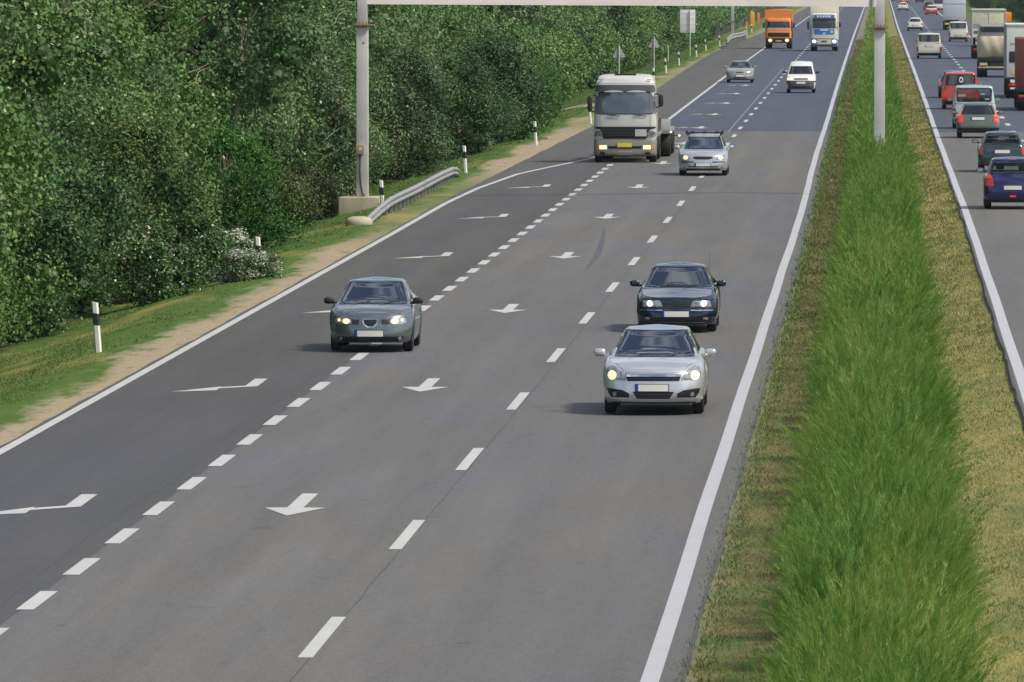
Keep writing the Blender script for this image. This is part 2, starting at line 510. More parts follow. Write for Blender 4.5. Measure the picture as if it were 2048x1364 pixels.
# ------------------------------------------------------------------ foliage materials
def leaf_mat(name, dark, mid, light, pale=(.45, .47, .34), pale_at=.955, trans=.17, rough=.5):
    m, t, b = nmat(name)
    a = N(t, 'ShaderNodeAttribute'); a.attribute_name = 'tint'
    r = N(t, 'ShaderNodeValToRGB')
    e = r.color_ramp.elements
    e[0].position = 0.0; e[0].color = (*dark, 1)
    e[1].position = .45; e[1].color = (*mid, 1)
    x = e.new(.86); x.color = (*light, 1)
    x = e.new(pale_at); x.color = (*light, 1)
    x = e.new(min(pale_at+.01, 1)); x.color = (*pale, 1)
    t.links.new(a.outputs['Fac'], r.inputs['Fac'])
    t.links.new(r.outputs['Color'], b.inputs['Base Color'])
    b.inputs['Roughness'].default_value = rough
    b.inputs['Specular IOR Level'].default_value = .35
    tr_ = N(t, 'ShaderNodeBsdfTranslucent')
    t.links.new(r.outputs['Color'], tr_.inputs['Color'])
    ms = N(t, 'ShaderNodeMixShader'); ms.inputs[0].default_value = trans
    out = [n for n in t.nodes if n.type == 'OUTPUT_MATERIAL'][0]
    t.links.new(b.outputs[0], ms.inputs[1]); t.links.new(tr_.outputs[0], ms.inputs[2]); t.links.new(ms.outputs[0], out.inputs['Surface'])
    return m
M['poplar'] = leaf_mat('poplar_leaves', (.030, .086, .016), (.080, .178, .034), (.178, .285, .075), (.48, .52, .34))
M['silver'] = leaf_mat('silver_leaves', (.032, .090, .024), (.080, .168, .050), (.180, .270, .105), (.46, .50, .34))
M['olive'] = leaf_mat('olive_leaves', (.036, .086, .018), (.085, .148, .034), (.16, .225, .065), (.4, .38, .2))
M['grey'] = leaf_mat('greygreen_leaves', (.046, .090, .032), (.100, .160, .060), (.18, .240, .095), (.4, .4, .26))
M['deep'] = leaf_mat('deep_leaves', (.016, .056, .014), (.040, .110, .026), (.095, .180, .05), (.2, .28, .13))
M['bright'] = leaf_mat('bright_leaves', (.018, .080, .006), (.034, .135, .010), (.070, .21, .022), (.1, .24, .05))
M['rust'] = leaf_mat('rust_leaves', (.045, .072, .018), (.10, .115, .035), (.11, .18, .04), (.26, .17, .07))
M['flower'] = leaf_mat('flower_leaves', (.028, .082, .016), (.070, .150, .030), (.15, .24, .065), (.60, .60, .50))
M['bark'] = pm('bark', (.27, .22, .155), .9, var=.3, vscale=6, bump=.6, bscale=18)
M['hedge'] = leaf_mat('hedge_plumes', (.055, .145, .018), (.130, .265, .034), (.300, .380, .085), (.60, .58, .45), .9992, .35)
M['drygrass'] = leaf_mat('dry_grass_blades', (.09, .145, .05), (.27, .245, .090), (.42, .37, .15), (.7, .62, .38), .98, .2, .8)
M['drybrown'] = leaf_mat('brown_grass_blades', (.080, .130, .035), (.185, .165, .062), (.29, .25, .11), (.45, .38, .23), .98, .2, .8)
M['grassblade'] = leaf_mat('grass_blades', (.062, .155, .024), (.108, .205, .042), (.22, .25, .080), (.4, .35, .15), .97, .25, .7)

def leaf_quads(c, nrm, size, asp=.75, spin=True):
    """c (n,3) centres, nrm (n,3) normals -> leaf quads (diamond shaped)"""
    n = len(c)
    nrm = nrm/np.linalg.norm(nrm, axis=1, keepdims=True)
    a = np.cross(nrm, rng.normal(size=(n, 3))); a /= np.linalg.norm(a, axis=1, keepdims=True)
    b = np.cross(nrm, a)
    s = size*rng.uniform(.65, 1.25, (n, 1))
    v = np.stack([c-a*s*.5, c-b*s*.5*asp, c+a*s*.5, c+b*s*.5*asp], axis=1).reshape(-1, 3)
    f = np.arange(4*n).reshape(-1, 4)
    return v, f

def crown_mesh(name, mat, Ht, R, z0, nblob, nleaf, leaf, seed, top=.55, droop=0.0, pf=.011):
    """foliage of a tree or bush, as clumps of leaves on an uneven crown"""
    global rng
    rng = np.random.default_rng(seed)
    cs = []; rs = []
    while len(cs) < nblob:
        u = rng.uniform(0, 1); th = rng.uniform(0, 2*math.pi)
        prof = (min(1, .62+u*1.6) if u < .28 else 1.0)*(1-(max(0, u-top)/(1-top))**2*.8)
        rr = R*prof*rng.uniform(.25, 1)**.5*.86
        cs.append((rr*math.cos(th), rr*math.sin(th), z0+(Ht-z0)*(.04+.92*u)))
        rs.append(R*rng.uniform(.12, .34))
    cs = np.array(cs); rs = np.array(rs)
    wgt = rs**2/np.sum(rs**2)
    ids = rng.choice(nblob, nleaf, p=wgt)
    d = rng.normal(size=(nleaf, 3)); d[:, 2] *= .85; d /= np.linalg.norm(d, axis=1, keepdims=True)
    rad = rs[ids, None]*(rng.uniform(.55, 1.12, (nleaf, 1)))
    # twigs: some leaves pushed out in sprays
    spray = (np.sin(d[:, 0:1]*9+ids[:, None])*np.sin(d[:, 2:3]*8+ids[:, None]*1.7) > .45)
    rad = rad*np.where(spray, rng.uniform(1.0, 1.45, (nleaf, 1)), 1.0)
    c = cs[ids]+d*rad
    c[:, 2] -= droop*np.linalg.norm(c[:, :2]-cs[ids][:, :2], axis=1)
    c[:, 2] = np.maximum(c[:, 2], .05)
    nr = d*.85+rng.normal(size=(nleaf, 3))*.7+np.array([0, 0, .35])
    v, f = leaf_quads(c, nr, leaf)
    bt = rng.uniform(0, 1, nblob)
    tint = np.clip(.62*bt[ids]+.38*rng.uniform(0, 1, nleaf), 0, .95)
    flag = rng.uniform(0, 1, nleaf)*np.where(bt[ids] > .68, .42, 2.2) if pf > .02 else rng.uniform(0, 1, nleaf)
    tint = np.where(flag < pf, .98, tint*.96)
    tint = np.repeat(tint, 4)
    # larger leaves deep inside, closing the view through; their dark tint paints the shade within
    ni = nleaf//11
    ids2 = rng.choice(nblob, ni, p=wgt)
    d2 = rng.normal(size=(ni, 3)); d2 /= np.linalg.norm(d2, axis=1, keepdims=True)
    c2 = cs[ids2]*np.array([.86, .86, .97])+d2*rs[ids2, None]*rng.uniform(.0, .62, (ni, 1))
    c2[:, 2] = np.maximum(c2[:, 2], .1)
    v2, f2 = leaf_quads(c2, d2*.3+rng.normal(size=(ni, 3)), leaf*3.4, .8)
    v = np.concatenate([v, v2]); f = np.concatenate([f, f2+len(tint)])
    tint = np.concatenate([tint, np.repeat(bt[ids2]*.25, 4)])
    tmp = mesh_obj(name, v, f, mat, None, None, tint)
    me = tmp.data; bpy.data.objects.remove(tmp); me.name = name
    return me, cs, rs

def trunk_mesh(name, Ht, r, seed, cs):
    rr = random.Random(seed)
    mb = MB()
    p = Vector((0, 0, -.3)); n = 6; pts = [p.copy()]
    for i in range(n):
        p = p+Vector((rr.uniform(-.18, .18), rr.uniform(-.18, .18), (Ht*.85+.3)/n)); pts.append(p.copy())
    for i in range(n): mb.tube(pts[i], pts[i+1], r*(1-i/n*.85), r*(1-(i+1)/n*.85), 8)
    for k in range(0, len(cs), 2):
        c = Vector(cs[k]); t_ = max(.08, min(.9, (c.z*.72)/(Ht*.85)))
        i = min(int(t_*n), n-1); b = pts[i].lerp(pts[i+1], t_*n-i)
        mid = b.lerp(c, .55)+Vector((0, 0, .15))
        mb.tube(b, mid, r*.22, r*.13, 5); mb.tube(mid, c*1.02, r*.13, r*.05, 5)
    if 8 < Ht < 11 and seed != 48:                                          # bare twigs reaching out of the crown
        for _ in range(14):
            th = rr.uniform(0, 6.28); z = rr.uniform(1.2, Ht*.78); R = 3.5*rr.uniform(.72, .98)
            t_ = max(.08, min(.9, z*.75/(Ht*.85))); i = min(int(t_*n), n-1); b = pts[i].lerp(pts[i+1], t_*n-i)
            p = Vector((R*math.cos(th), R*math.sin(th), z)); d = Vector((rr.uniform(-1, 1), rr.uniform(-1, 1), rr.uniform(-.3, .6))).normalized()
            mb.tube(b, p, r*.16, .02, 4)
            for k in range(4):
                d = (d+Vector((rr.uniform(-.35, .35), rr.uniform(-.35, .35), rr.uniform(-.25, .25)))).normalized()
                q = p+d*rr.uniform(.18, .38); mb.tube(p, q, .020-.003*k, .017-.003*k, 4); p = q
    me = bpy.data.meshes.new(name)
    me.from_pydata(mb.v, [], mb.f); me.update(); me.materials.append(M['bark'])
    return me

PROTO = {}
def proto(key, mat, Ht, R, z0, nblob, nleaf, leaf, seed, tr=.16, **kw):
    me, cs, rs = crown_mesh('crown', M[mat], Ht, R, z0, nblob, nleaf, leaf, seed, **kw)
    PROTO[key] = (me, trunk_mesh('trunk', Ht, tr, seed, cs))
def plant(kind, key, x, y, rz, sc, label, cat='tree', group=None, sz=None):
    e = empty(kind, (x, y, groundz(x, y)-.05), rz)
    e.scale = (sc, sc, sz or sc)
    cm, tm = PROTO[key]
    for nm, me in (('crown', cm), ('trunk', tm)):
        o = bpy.data.objects.new(nm, me); COL.objects.link(o); o.parent = e
    tag(e, label, cat, group)
    return e
for i in range(3): proto('pop%d' % i, 'poplar', 10.5, 3.7, .3, 58, 28000, .135, 20+i)
for i in range(2): proto('sil%d' % i, 'silver', 10.5, 3.6, .4, 56, 27000, .13, 30+i, pf=.019)
proto('olive', 'olive', 5.6, 2.7, .1, 90, 26000, .10, 41, droop=.4)
proto('grey', 'grey', 6.0, 2.6, .1, 90, 26000, .095, 42, droop=.3)
proto('deep', 'deep', 4.6, 3.0, .05, 70, 24000, .10, 43)
proto('bright', 'bright', 3.9, 2.3, .05, 55, 20000, .07, 44, tr=.08)
proto('rust', 'rust', 2.6, 1.9, .03, 36, 9000, .095, 45, tr=.06)
proto('flower', 'flower', 2.3, 1.7, .02, 40, 13000, .085, 46, tr=.05, top=.4, pf=.09)
proto('blossom', 'flower', 2.0, 1.5, .02, 44, 12000, .09, 49, tr=.05, top=.4, pf=.34)
proto('over', 'silver', 10.5, 3.9, 4.6, 60, 20000, .12, 48)
proto('low', 'poplar', 3.4, 2.3, .03, 40, 12000, .10, 47, tr=.07, top=.4)
for i in range(2): proto('far%d' % i, 'poplar', 11.0, 4.6, .2, 70, 15000, .19, 50+i)
proto('fard', 'deep', 10.5, 4.6, .2, 70, 14000, .20, 53)
proto('farb', 'poplar', 4.6, 3.0, .05, 50, 9000, .16, 55, tr=.07, top=.4)
proto('deepb', 'deep', 4.2, 3.0, .05, 50, 7000, .20, 56, tr=.07, top=.4)
proto('farl', 'silver', 9.0, 4.2, .2, 60, 13000, .19, 54)
R_ = random.Random(99)
# front row of the belt: big trees, nearest first
y = 150.0; k = 0
while y < 440:
    key = R_.choice(['pop0', 'pop1', 'pop2', 'sil0', 'sil0', 'sil1'])
    if y < 205: key = R_.choice(['pop0', 'pop1', 'sil0', 'sil1'])
    pulled = 2.2 if 452 < y < 520 else 0
    x = -23.1 + R_.uniform(-.8, .6) - pulled
    plant('broadleaf_tree', key, x, y, R_.uniform(0, 6.28), R_.uniform(.86, 1.12),
          'tall leafy tree in the dense belt left of the motorway', 'tree', 'trees of the roadside belt')
    y += R_.uniform(4.2, 6.2)
y = 160.0
while y < 430:
    plant('broadleaf_tree', R_.choice(['pop0', 'pop1', 'pop2', 'sil1']), -29.5+R_.uniform(-1.5, 1.5), y, R_.uniform(0, 6.28), R_.uniform(1.1, 1.35),
          'tall leafy tree in the dense belt left of the motorway', 'tree', 'trees of the roadside belt')
    y += R_.uniform(7, 10)
# undergrowth at the foot of the belt
y = 152.0
while y < 430:
    if not (222 < y < 300):
        plant('bush', R_.choice(['low', 'low', 'low', 'deep']), -21.4+R_.uniform(-.5, .4), y, R_.uniform(0, 6.28), R_.uniform(.7, 1.05),
              'low green bush at the foot of the tree belt', 'bush', 'bushes at the foot of the trees')
    y += R_.uniform(1.7, 2.7)
# the ones that look different
def pl(kind, key, px, py, label, sc=1.0, back=0.0, cat='bush', rz=0.0, sz=None, z=-.8):
    p = at(px, py, z)
    return plant(kind, key, p.x, p.y+back, rz, sc, label, cat, None, sz)
pl('bush', 'bright', 452, 516, 'vivid fresh green bush bulging out of the tree belt behind the flowering bush', 1.0, rz=.5)
pl('bush', 'rust', 610, 448, 'rusty brown and green bush beside the concrete gantry footing', .75, rz=1.1)
pl('bush', 'rust', 548, 470, 'brownish bush between the vivid green bush and the rusty bush', .8, rz=2.0)
for i, (a, b, ky, s, z_, lb) in enumerate([(490, 574, 'blossom', .64, .66, 'low bush heavy with white blossom spilling onto the sandy verge before the second marker post'),
                               (440, 566, 'blossom', .78, .85, 'white blossoming bush just left of the lowest one that spills over the verge'),
                               (375, 580, 'flower', .95, .9, 'green bush with a few blossoms left of the two white blossoming bushes'),
                               (305, 604, 'flower', .95, .9, 'green bush with scattered blossoms, leftmost of the blossoming bushes')]):
    pl('flowering_bush', ky, a, b, lb, s, rz=i*1.3, z=-.25 if i == 0 else -.5, sz=s*z_)
pl('tree', 'grey', 590, 440, 'greyish feathery tree just left of the gantry post', 1.0, 6, 'tree', .3)
pl('tree', 'grey', 790, 375, 'greyish feathery tree just right of the gantry post', .9, 8, 'tree', 1.3)
pl('tree', 'olive', 236, 620, 'dull olive tree with drooping sprays above the blossoming bushes', .85, 6, 'tree', 2.0)
plant('overhanging_tree', 'over', -20.4, 263, 1.0, 1.0, 'tree whose high leafy branches reach over the top of the left gantry post')
pl('bush', 'olive', 880, 330, 'olive brown bush overhanging the dark hollow in the belt', .8, 2, 'bush', 1.0)
pl('bush', 'deep', 980, 312, 'dark blue green bush above the third marker post', 1.05, 0, 'bush', 1.0)
pl('bush', 'deep', 905, 335, 'very dark bush in the hollow right of the guard rail', .9, 3, 'bush', 2.4)
pl('bush', 'bright', 1050, 285, 'light green bush right of the dark blue green bush', .8, 2, 'bush', 2.0)
pl('bush', 'bright', 1088, 262, 'light green bush beside the dirt track entrance', .7, 2, 'bush', 2.9)
# belt farther on
y = 445.0
while y < 1000:
    if not (462 < y < 512):
        plant('bush', R_.choice(['farb', 'farb', 'farb', 'deepb']), -22.4+dx(y)+R_.uniform(-.6, .4)+(.5 if y > 700 else 0), y, R_.uniform(0, 6.28), R_.uniform(.8, 1.25),
              'bush in front of the distant left tree belt', 'bush', 'bushes in front of the distant trees')
    y += R_.uniform(5, 8)
plant('leafy_tree', 'far0', -21.6+dx(680), 680, 1.0, .85, 'tree reaching over the left edge of the large rectangular white sign')
y = 440.0
while y < 980:
    pulled = 3.4 if 455 < y < 540 else 0
    plant('broadleaf_tree', R_.choice(['far0', 'far1', 'far0', 'farl', 'fard']), -24.6+dx(y)+R_.uniform(-1.2, .5)-pulled*.5, y, R_.uniform(0, 6.28), R_.uniform(.8, 1.1),
          'distant leafy tree of the belt beyond the dirt track', 'tree', 'distant trees of the left belt')
    y += R_.uniform(7, 11)
    if R_.random() < .5:
        plant('broadleaf_tree', 'far1', -31+dx(y), y, R_.uniform(0, 6.28), R_.uniform(1.0, 1.25),
              'distant leafy tree of the belt beyond the dirt track', 'tree', 'distant trees of the left belt')
y = 900.0
while y < 1900:
    plant('broadleaf_tree', R_.choice(['fard', 'fard', 'far0']), 21+dx(y)+R_.uniform(-1.5, 6), y, R_.uniform(0, 6.28), R_.uniform(.8, 1.2),
          'dark distant tree right of the far carriageway', 'tree', 'distant trees on the right')
    y += R_.uniform(14, 24)

# far woods: one mass
def far_wood(name, x0, x1, y0, y1, n, label, mat, seed):
    r = np.random.default_rng(seed)
    nb = n//120
    c = np.stack([r.uniform(x0, x1, nb), r.uniform(y0, y1, nb), r.uniform(.5, 8.5, nb)], 1)
    c[:, 0] += np.array([dx(t_) for t_ in c[:, 1]]); c[:, 2] += np.array([dz(t_) for t_ in c[:, 1]])
    ids = r.integers(0, nb, n)
    d = r.normal(size=(n, 3)); d /= np.linalg.norm(d, axis=1, keepdims=True)
    p = c[ids]+d*r.uniform(.9, 2.6, (n, 1))*np.array([1, 1, .9])
    p[:, 2] = np.maximum(p[:, 2], -2.2)
    v, f = leaf_quads(p, d+r.normal(size=(n, 3))*.7, .55)
    t_ = np.repeat(np.clip(.5*r.uniform(0, 1, nb)[ids]+.45*r.uniform(0, 1, n), 0, .95), 4)
    o = mesh_obj(name, v, f, mat, None, None, t_)
    tag(o, label, 'woodland', None, 'stuff')
far_wood('woodland', -40, -19.2, 930, 2400, 60000, 'far wood closing the view on the left of the motorway', M['poplar'], 5)
far_wood('woodland', 20, 60, 1850, 2700, 60000, 'far wood closing the view on the right of the motorway', M['deep'], 6)

# ------------------------------------------------------------------ hedge of feathery plumes on the median, grass tufts
def hedge():
    r = np.random.default_rng(12)
    C = []
    y = 68.0
    while y < 2200:
        h = r.uniform(1.55, 2.35) if not 268 < y < 292 else r.uniform(2.2, 2.45)
        st = 1.15 if y < 400 else (1.7 if y < 700 else 3.2)
        for k_ in range(2):
            C.append((r.uniform(-.62, -.1) if k_ else r.uniform(-.1, .42), y+r.uniform(-.6, .6), h*r.uniform(.66, 1.06), r.uniform(.60, 1.05), r.uniform(0, 1)))
        y += st
    C = np.array(C)
    V = []; T = []
    def blades(sel, nbun, per, ax_len, ln, wd):
        c = C[sel]; nb_ = len(c)*nbun
        cid = np.repeat(np.arange(len(c)), nbun)
        d = r.normal(size=(nb_, 3)); d[:, 2] = np.abs(d[:, 2])+.02; d /= np.linalg.norm(d, axis=1, keepdims=True)
        rad = np.stack([c[cid, 3]*.80, c[cid, 3]*1.2, c[cid, 2]*.78], 1)
        root = d*rad*(r.uniform(.45, 1.0, (nb_, 1)))
        root[:, 0] += c[cid, 0]; root[:, 1] += c[cid, 1]
        lim = -1.12+.28*np.sin(c[cid, 1]*2.1+c[cid, 4]*5)*.5+.1*c[cid, 4]
        root[:, 0] = np.where(root[:, 0] < lim, lim+r.uniform(-.05, .3, nb_), root[:, 0]); lim = 1.0+.22*np.sin(c[cid, 1]*1.7+c[cid, 4]*7)*.5
        root[:, 0] = np.where(root[:, 0] > lim, lim-r.uniform(-.05, .3, nb_), root[:, 0])
        cl = r.normal(size=(len(c), 3))
        root[:, 0] = -.12+(root[:, 0]+.12)*(.66+.34*np.clip(root[:, 2]/.9, 0, 1))
        ax = np.stack([d[:, 0]*.75, d[:, 1]*.55-.10, np.full(nb_, .95)], 1)+cl[cid]*.22+r.normal(size=(nb_, 3))*.15
        ax[:, 2] *= np.where(root[:, 2] < .5, .6, 1.0)
        ax /= np.linalg.norm(ax, axis=1, keepdims=True)
        al = ax_len*r.uniform(.5, 1.35, nb_)*np.where(r.uniform(0, 1, nb_) > .93, 1.6, 1.0)
        bt = r.uniform(0, 1, nb_)
        n = nb_*per; bun = np.repeat(np.arange(nb_), per)
        u = r.uniform(0, 1, n)**.8
        p = root[bun]+ax[bun]*(al[bun]*u)[:, None]+r.normal(size=(n, 3))*.012
        droop = np.stack([np.zeros(n), np.zeros(n), -(u**2)*.06], 1); p = p+droop
        dd = ax[bun]*1.0+r.normal(size=(n, 3))*.24; dd /= np.linalg.norm(dd, axis=1, keepdims=True)
        L = ln*(1.15-.7*u)*r.uniform(.6, 1.3, n)
        side = np.cross(dd, r.normal(size=(n, 3))*np.array([.5, 1, .3])); side /= np.linalg.norm(side, axis=1, keepdims=True)
        W = (wd*r.uniform(.6, 1.3, n))[:, None]
        a = p; q = p+dd*L[:, None]
        for arr in (a, q):
            Y = arr[:, 1]; arr[:, 0] += np.interp(Y, [t_[0] for t_ in DX], [t_[1] for t_ in DX]); arr[:, 2] += np.interp(Y, [t_[0] for t_ in DZ], [t_[1] for t_ in DZ])
        v = np.stack([a-side*W*.5, a+side*W*.5, q], 1).reshape(-1, 3)
        V.append(v)
        tt = .48*c[cid[bun], 4]+.16*bt[bun]+.22*u+.08*r.uniform(0, 1, n)
        seed = (bt[bun] > .93) & (u > .62) & (c[cid[bun], 4] > .93)
        tt = tt+np.clip((p[:, 1]-560)/500, 0, .35)  # distance haze painted in: plumes turn paler farther down the road
        tt = np.where(seed, .985, np.clip(tt, 0, .93))
        T.append(np.repeat(tt, 3))
    yy = C[:, 1]
    blades(np.where(yy < 150)[0], 230, 42, .56, .17, .0075)
    blades(np.where((yy >= 150) & (yy < 300))[0], 140, 28, .56, .19, .0125)
    blades(np.where((yy >= 300) & (yy < 700))[0], 85, 14, .56, .24, .030)
    blades(np.where(yy >= 700)[0], 40, 9, .5, .32, .09)
    v = np.concatenate(V); t_ = np.concatenate(T)
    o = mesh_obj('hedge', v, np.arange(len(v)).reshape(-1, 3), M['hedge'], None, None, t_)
    tag(o, 'long feathery green hedge growing down the middle of the median strip', 'hedge', None, 'stuff')
    # solid core closing the view through, inner shade put in its darker tint
    vs = []; fs = []; Y = list(np.arange(71, 700, .5))+list(np.arange(700, 2200, 3))
    n = 9
    for j, y in enumerate(Y):
        hh = .95+.15*math.sin(y*.9)+.1*math.sin(y*2.3); ww = .60+.1*math.sin(y*1.3+1)
        for i in range(n):
            a = math.pi*i/(n-1); rr = 1+.10*math.sin(i*5+y*3)
            vs.append((-.14+ww*math.cos(a)*rr+dx(y), y, dz(y)-.1+hh*math.sin(a)**.7*rr))
        if j:
            for i in range(n-1):
                q = (j-1)*n+i; fs.append((q, q+1, q+1+n, q+n))
    v = np.array(vs)
    return mesh_obj('hedge_inside', v, np.array(fs), M['hedge'], o, None, np.full(len(v), .2))
hedge()

def tufts(name, label, mat, xa, xb, y0, y1, n, hgt, wd, seed, patch=0.0):
    r = np.random.default_rng(seed)
    u = r.uniform(0, 1, n)
    y = y0*(y1/y0)**u                                    # density falls with distance
    x = r.uniform(xa, xb, n)
    if patch:
        keep = r.uniform(0, 1, n) > patch*.3
        x, y = x[keep], y[keep]; n = len(x)
    sc = np.clip(y/120, 1, 4)
    x += np.interp(y, [t_[0] for t_ in DX], [t_[1] for t_ in DX])
    z = np.array([groundz(a, b) for a, b in zip(x, y)])-.02
    p = np.stack([x, y, z], 1)
    d = np.stack([r.normal(0, .45, n), r.normal(0, .45, n), np.ones(n)], 1)
    h = hgt*r.uniform(.5, 1.4, n)*np.sqrt(sc)
    q = p+d*h[:, None]
    th = r.uniform(0, math.pi, n)
    s = np.stack([np.cos(th), np.sin(th), np.zeros(n)], 1)*(wd*sc*r.uniform(.6, 1.3, n))[:, None]
    v = np.stack([p-s, p+s, q], 1).reshape(-1, 3)
    def vn(x, y, seed_):
        g_ = np.random.default_rng(seed_).uniform(0, 1, (256, 256))
        xi = np.floor(x).astype(int); yi = np.floor(y).astype(int); fx = x-xi; fy = y-yi
        fx = fx*fx*(3-2*fx); fy = fy*fy*(3-2*fy)
        f_ = lambda i, j: g_[i % 256, j % 256]
        return (f_(xi, yi)*(1-fx)+f_(xi+1, yi)*fx)*(1-fy)+(f_(xi, yi+1)*(1-fx)+f_(xi+1, yi+1)*fx)*fy
    big = .5*vn(x*1.4, y*.35, seed+50)+.5*vn(x*4, y*.9, seed+60)
    t_ = np.repeat(np.clip(1.25*(big-.5)+.5+.28*r.uniform(-1, 1, n), 0, .96), 3)
    o = mesh_obj(name, v, np.arange(len(v)).reshape(-1, 3), mat, None, None, t_)
    tag(o, label, 'grass', None, 'stuff')
tufts('dry_grass', 'yellow dry grass between the hedge and the far carriageway', M['drygrass'], .85, 2.27, 90, 900, 120000, .05, .011, 1, .3)
tufts('brown_grass', 'brownish dry grass between the hedge and the near carriageway', M['drybrown'], -2.15, -1.1, 90, 900, 80000, .05, .011, 2, .4)
tufts('grass', 'green grass on the left verge below the trees', M['grassblade'], -20.5, -15.75, 150, 900, 150000, .035, .010, 3, .2)

tufts('weeds', 'green weeds creeping over the broken asphalt edge beside the median', M['grassblade'], -2.34, -1.9, 90, 700, 26000, .075, .014, 8, 2.2)
# ------------------------------------------------------------------ street furniture
M['steel'] = pm('galvanised_steel', (.56, .54, .52), .6, .1, var=.10, vscale=1.5, bump=.1)
M['beam'] = pm('gantry_beam_paint', (.62, .575, .545), .6, .05, var=.07, vscale=.8)
M['rail'] = pm('rail_steel', (.33, .33, .33), .55, .3, var=.15, vscale=2)
M['railpost'] = pm('rail_post', (.24, .24, .23), .7, .2, var=.2)
M['rusty'] = pm('rusty_flange', (.24, .15, .09), .85, .1, var=.35, vscale=8)
M['concrete'] = pm('concrete', (.42, .38, .27), .9, var=.18, vscale=2.5, bump=.3)
M['white_plastic'] = pm('white_plastic', (.78, .77, .72), .5, var=.06)
M['black_plastic'] = pm('black_plastic', (.018, .018, .02), .5)
M['yellow'] = pm('yellow_sticker', (.75, .75, .05), .6)
M['greybox'] = pm('grey_box', (.33, .27, .25), .6, var=.1)
M['cable'] = pm('cable', (.03, .03, .035), .6)
M['sign_back'] = pm('sign_back', (.46, .47, .46), .6, .05, var=.08)
M['sign_white'] = pm('sign_panel', (.80, .80, .78), .6, .0, var=.06)
M['orange'] = pm('orange_board', (.85, .24, .02), .55, var=.06)
M['amber'] = pm('amber_board', (.85, .42, .04), .55, var=.06)

def gantry():
    pl_ = at(724, 435, -.55); yl = pl_.y
    xl = at_y(725, 300, yl).x
    yr = 293.0; xr = at_y(1759, 200, yr).x
    zl = groundz(xl, yl)
    g = empty('road_gantry', ((xl+xr)/2, (yl+yr)/2, 0))
    c = Vector(g.location)
    def lp(x, y, z): return (x-c.x, y-c.y, z)
    zb = at_y(740, 8.5, yl).z; zb2 = at_y(1745, 13.5, yr).z       # underside of the beam
    for (x, y, zg, zf, wl, wu, zt) in ((xl, yl, zl+.45, at_y(724, 52, yl).z, .195, .165, zb), (xr, yr, .0, at_y(1760, 57, yr).z, .185, .17, zb2)):
        m = MB(); a = lp(x, y, 0)
        m.box(a[0]-wl, a[0]+wl, a[1]-wl, a[1]+wl, zg, zf, .02)
        m.box(a[0]-wu, a[0]+wu, a[1]-wu, a[1]+wu, zf+.06, zt+.5, .02)
        post = m.build('post', M['steel'], g)
        fl = MB(); fl.box(a[0]-wl-.12, a[0]+wl+.12, a[1]-wl-.12, a[1]+wl+.12, zf, zf+.06, .008)
        for i in range(4):
            for j in (-1, 1):
                fl.tube((a[0]-wl+.02+i*.11, a[1]+j*(wl+.06), zf-.05), (a[0]-wl+.02+i*.11, a[1]+j*(wl+.06), zf+.14), .022, n=6)
        fl.build('flange', M['rusty'], g)
    # beam (box girder) between the posts
    A = Vector(lp(xl+.10, yl, zb)); B = Vector(lp(xr-.13, yr, zb2)); d = (B-A).normalized(); n = Vector((-d.y, d.x, 0)).normalized()*.15
    vs = []
    for p in (A, B):
        for hgt in (0, .36):
            for s in (-1, 1): vs.append(p+n*s+Vector((0, 0, hgt)))
    m = MB(); m.add(vs, [(0,1,3,2),(4,6,7,5),(0,4,5,1),(2,3,7,6),(0,2,6,4),(1,5,7,3)])
    m.build('beam', M['beam'], g)
    m = MB(); a = lp(xr+.17, yr, 0)
    m.box(a[0]-.42, a[0]-.38+.03, a[1]-.34, a[1]+.34, zb2-.02, zb2+.36)
    m.build('end_plate', M['steel'], g)
    # control box with sticker and cable on the left post
    a = lp(xl, yl, 0); zc = at_y(722, 308, yl).z; zt = at_y(722, 289, yl).z
    m = MB(); m.box(a[0]-.20, a[0]+.07, a[1]-.38, a[1]-.196, zc, zt, .015); bx = m.build('control_box', M['greybox'], g)
    m = MB(); m.box(a[0]-.10, a[0]-.01, a[1]-.388, a[1]-.381, zc+.13, zc+.22); m.build('sticker', M['yellow'], bx)
    m = MB(); m.path([(a[0]-.06, a[1]-.25, zc), (a[0]-.075, a[1]-.23, zc-.5), (a[0]-.05, a[1]-.22, zc-1.0), (a[0]+.02, a[1]-.22, zc-1.35), (a[0]+.09, a[1]-.22, zl+.5)], .022); m.build('cable', M['cable'], g)
    # footing
    m = MB(); m.box(a[0]-.75, a[0]+.62, a[1]-.9, a[1]+.8, zl-.5, zl+.45, .05); m.build('concrete_footing', M['concrete'], g)
    tag(g, 'grey steel gantry crossing above the oncoming lanes, stickered box on its left post', 'gantry')
gantry()

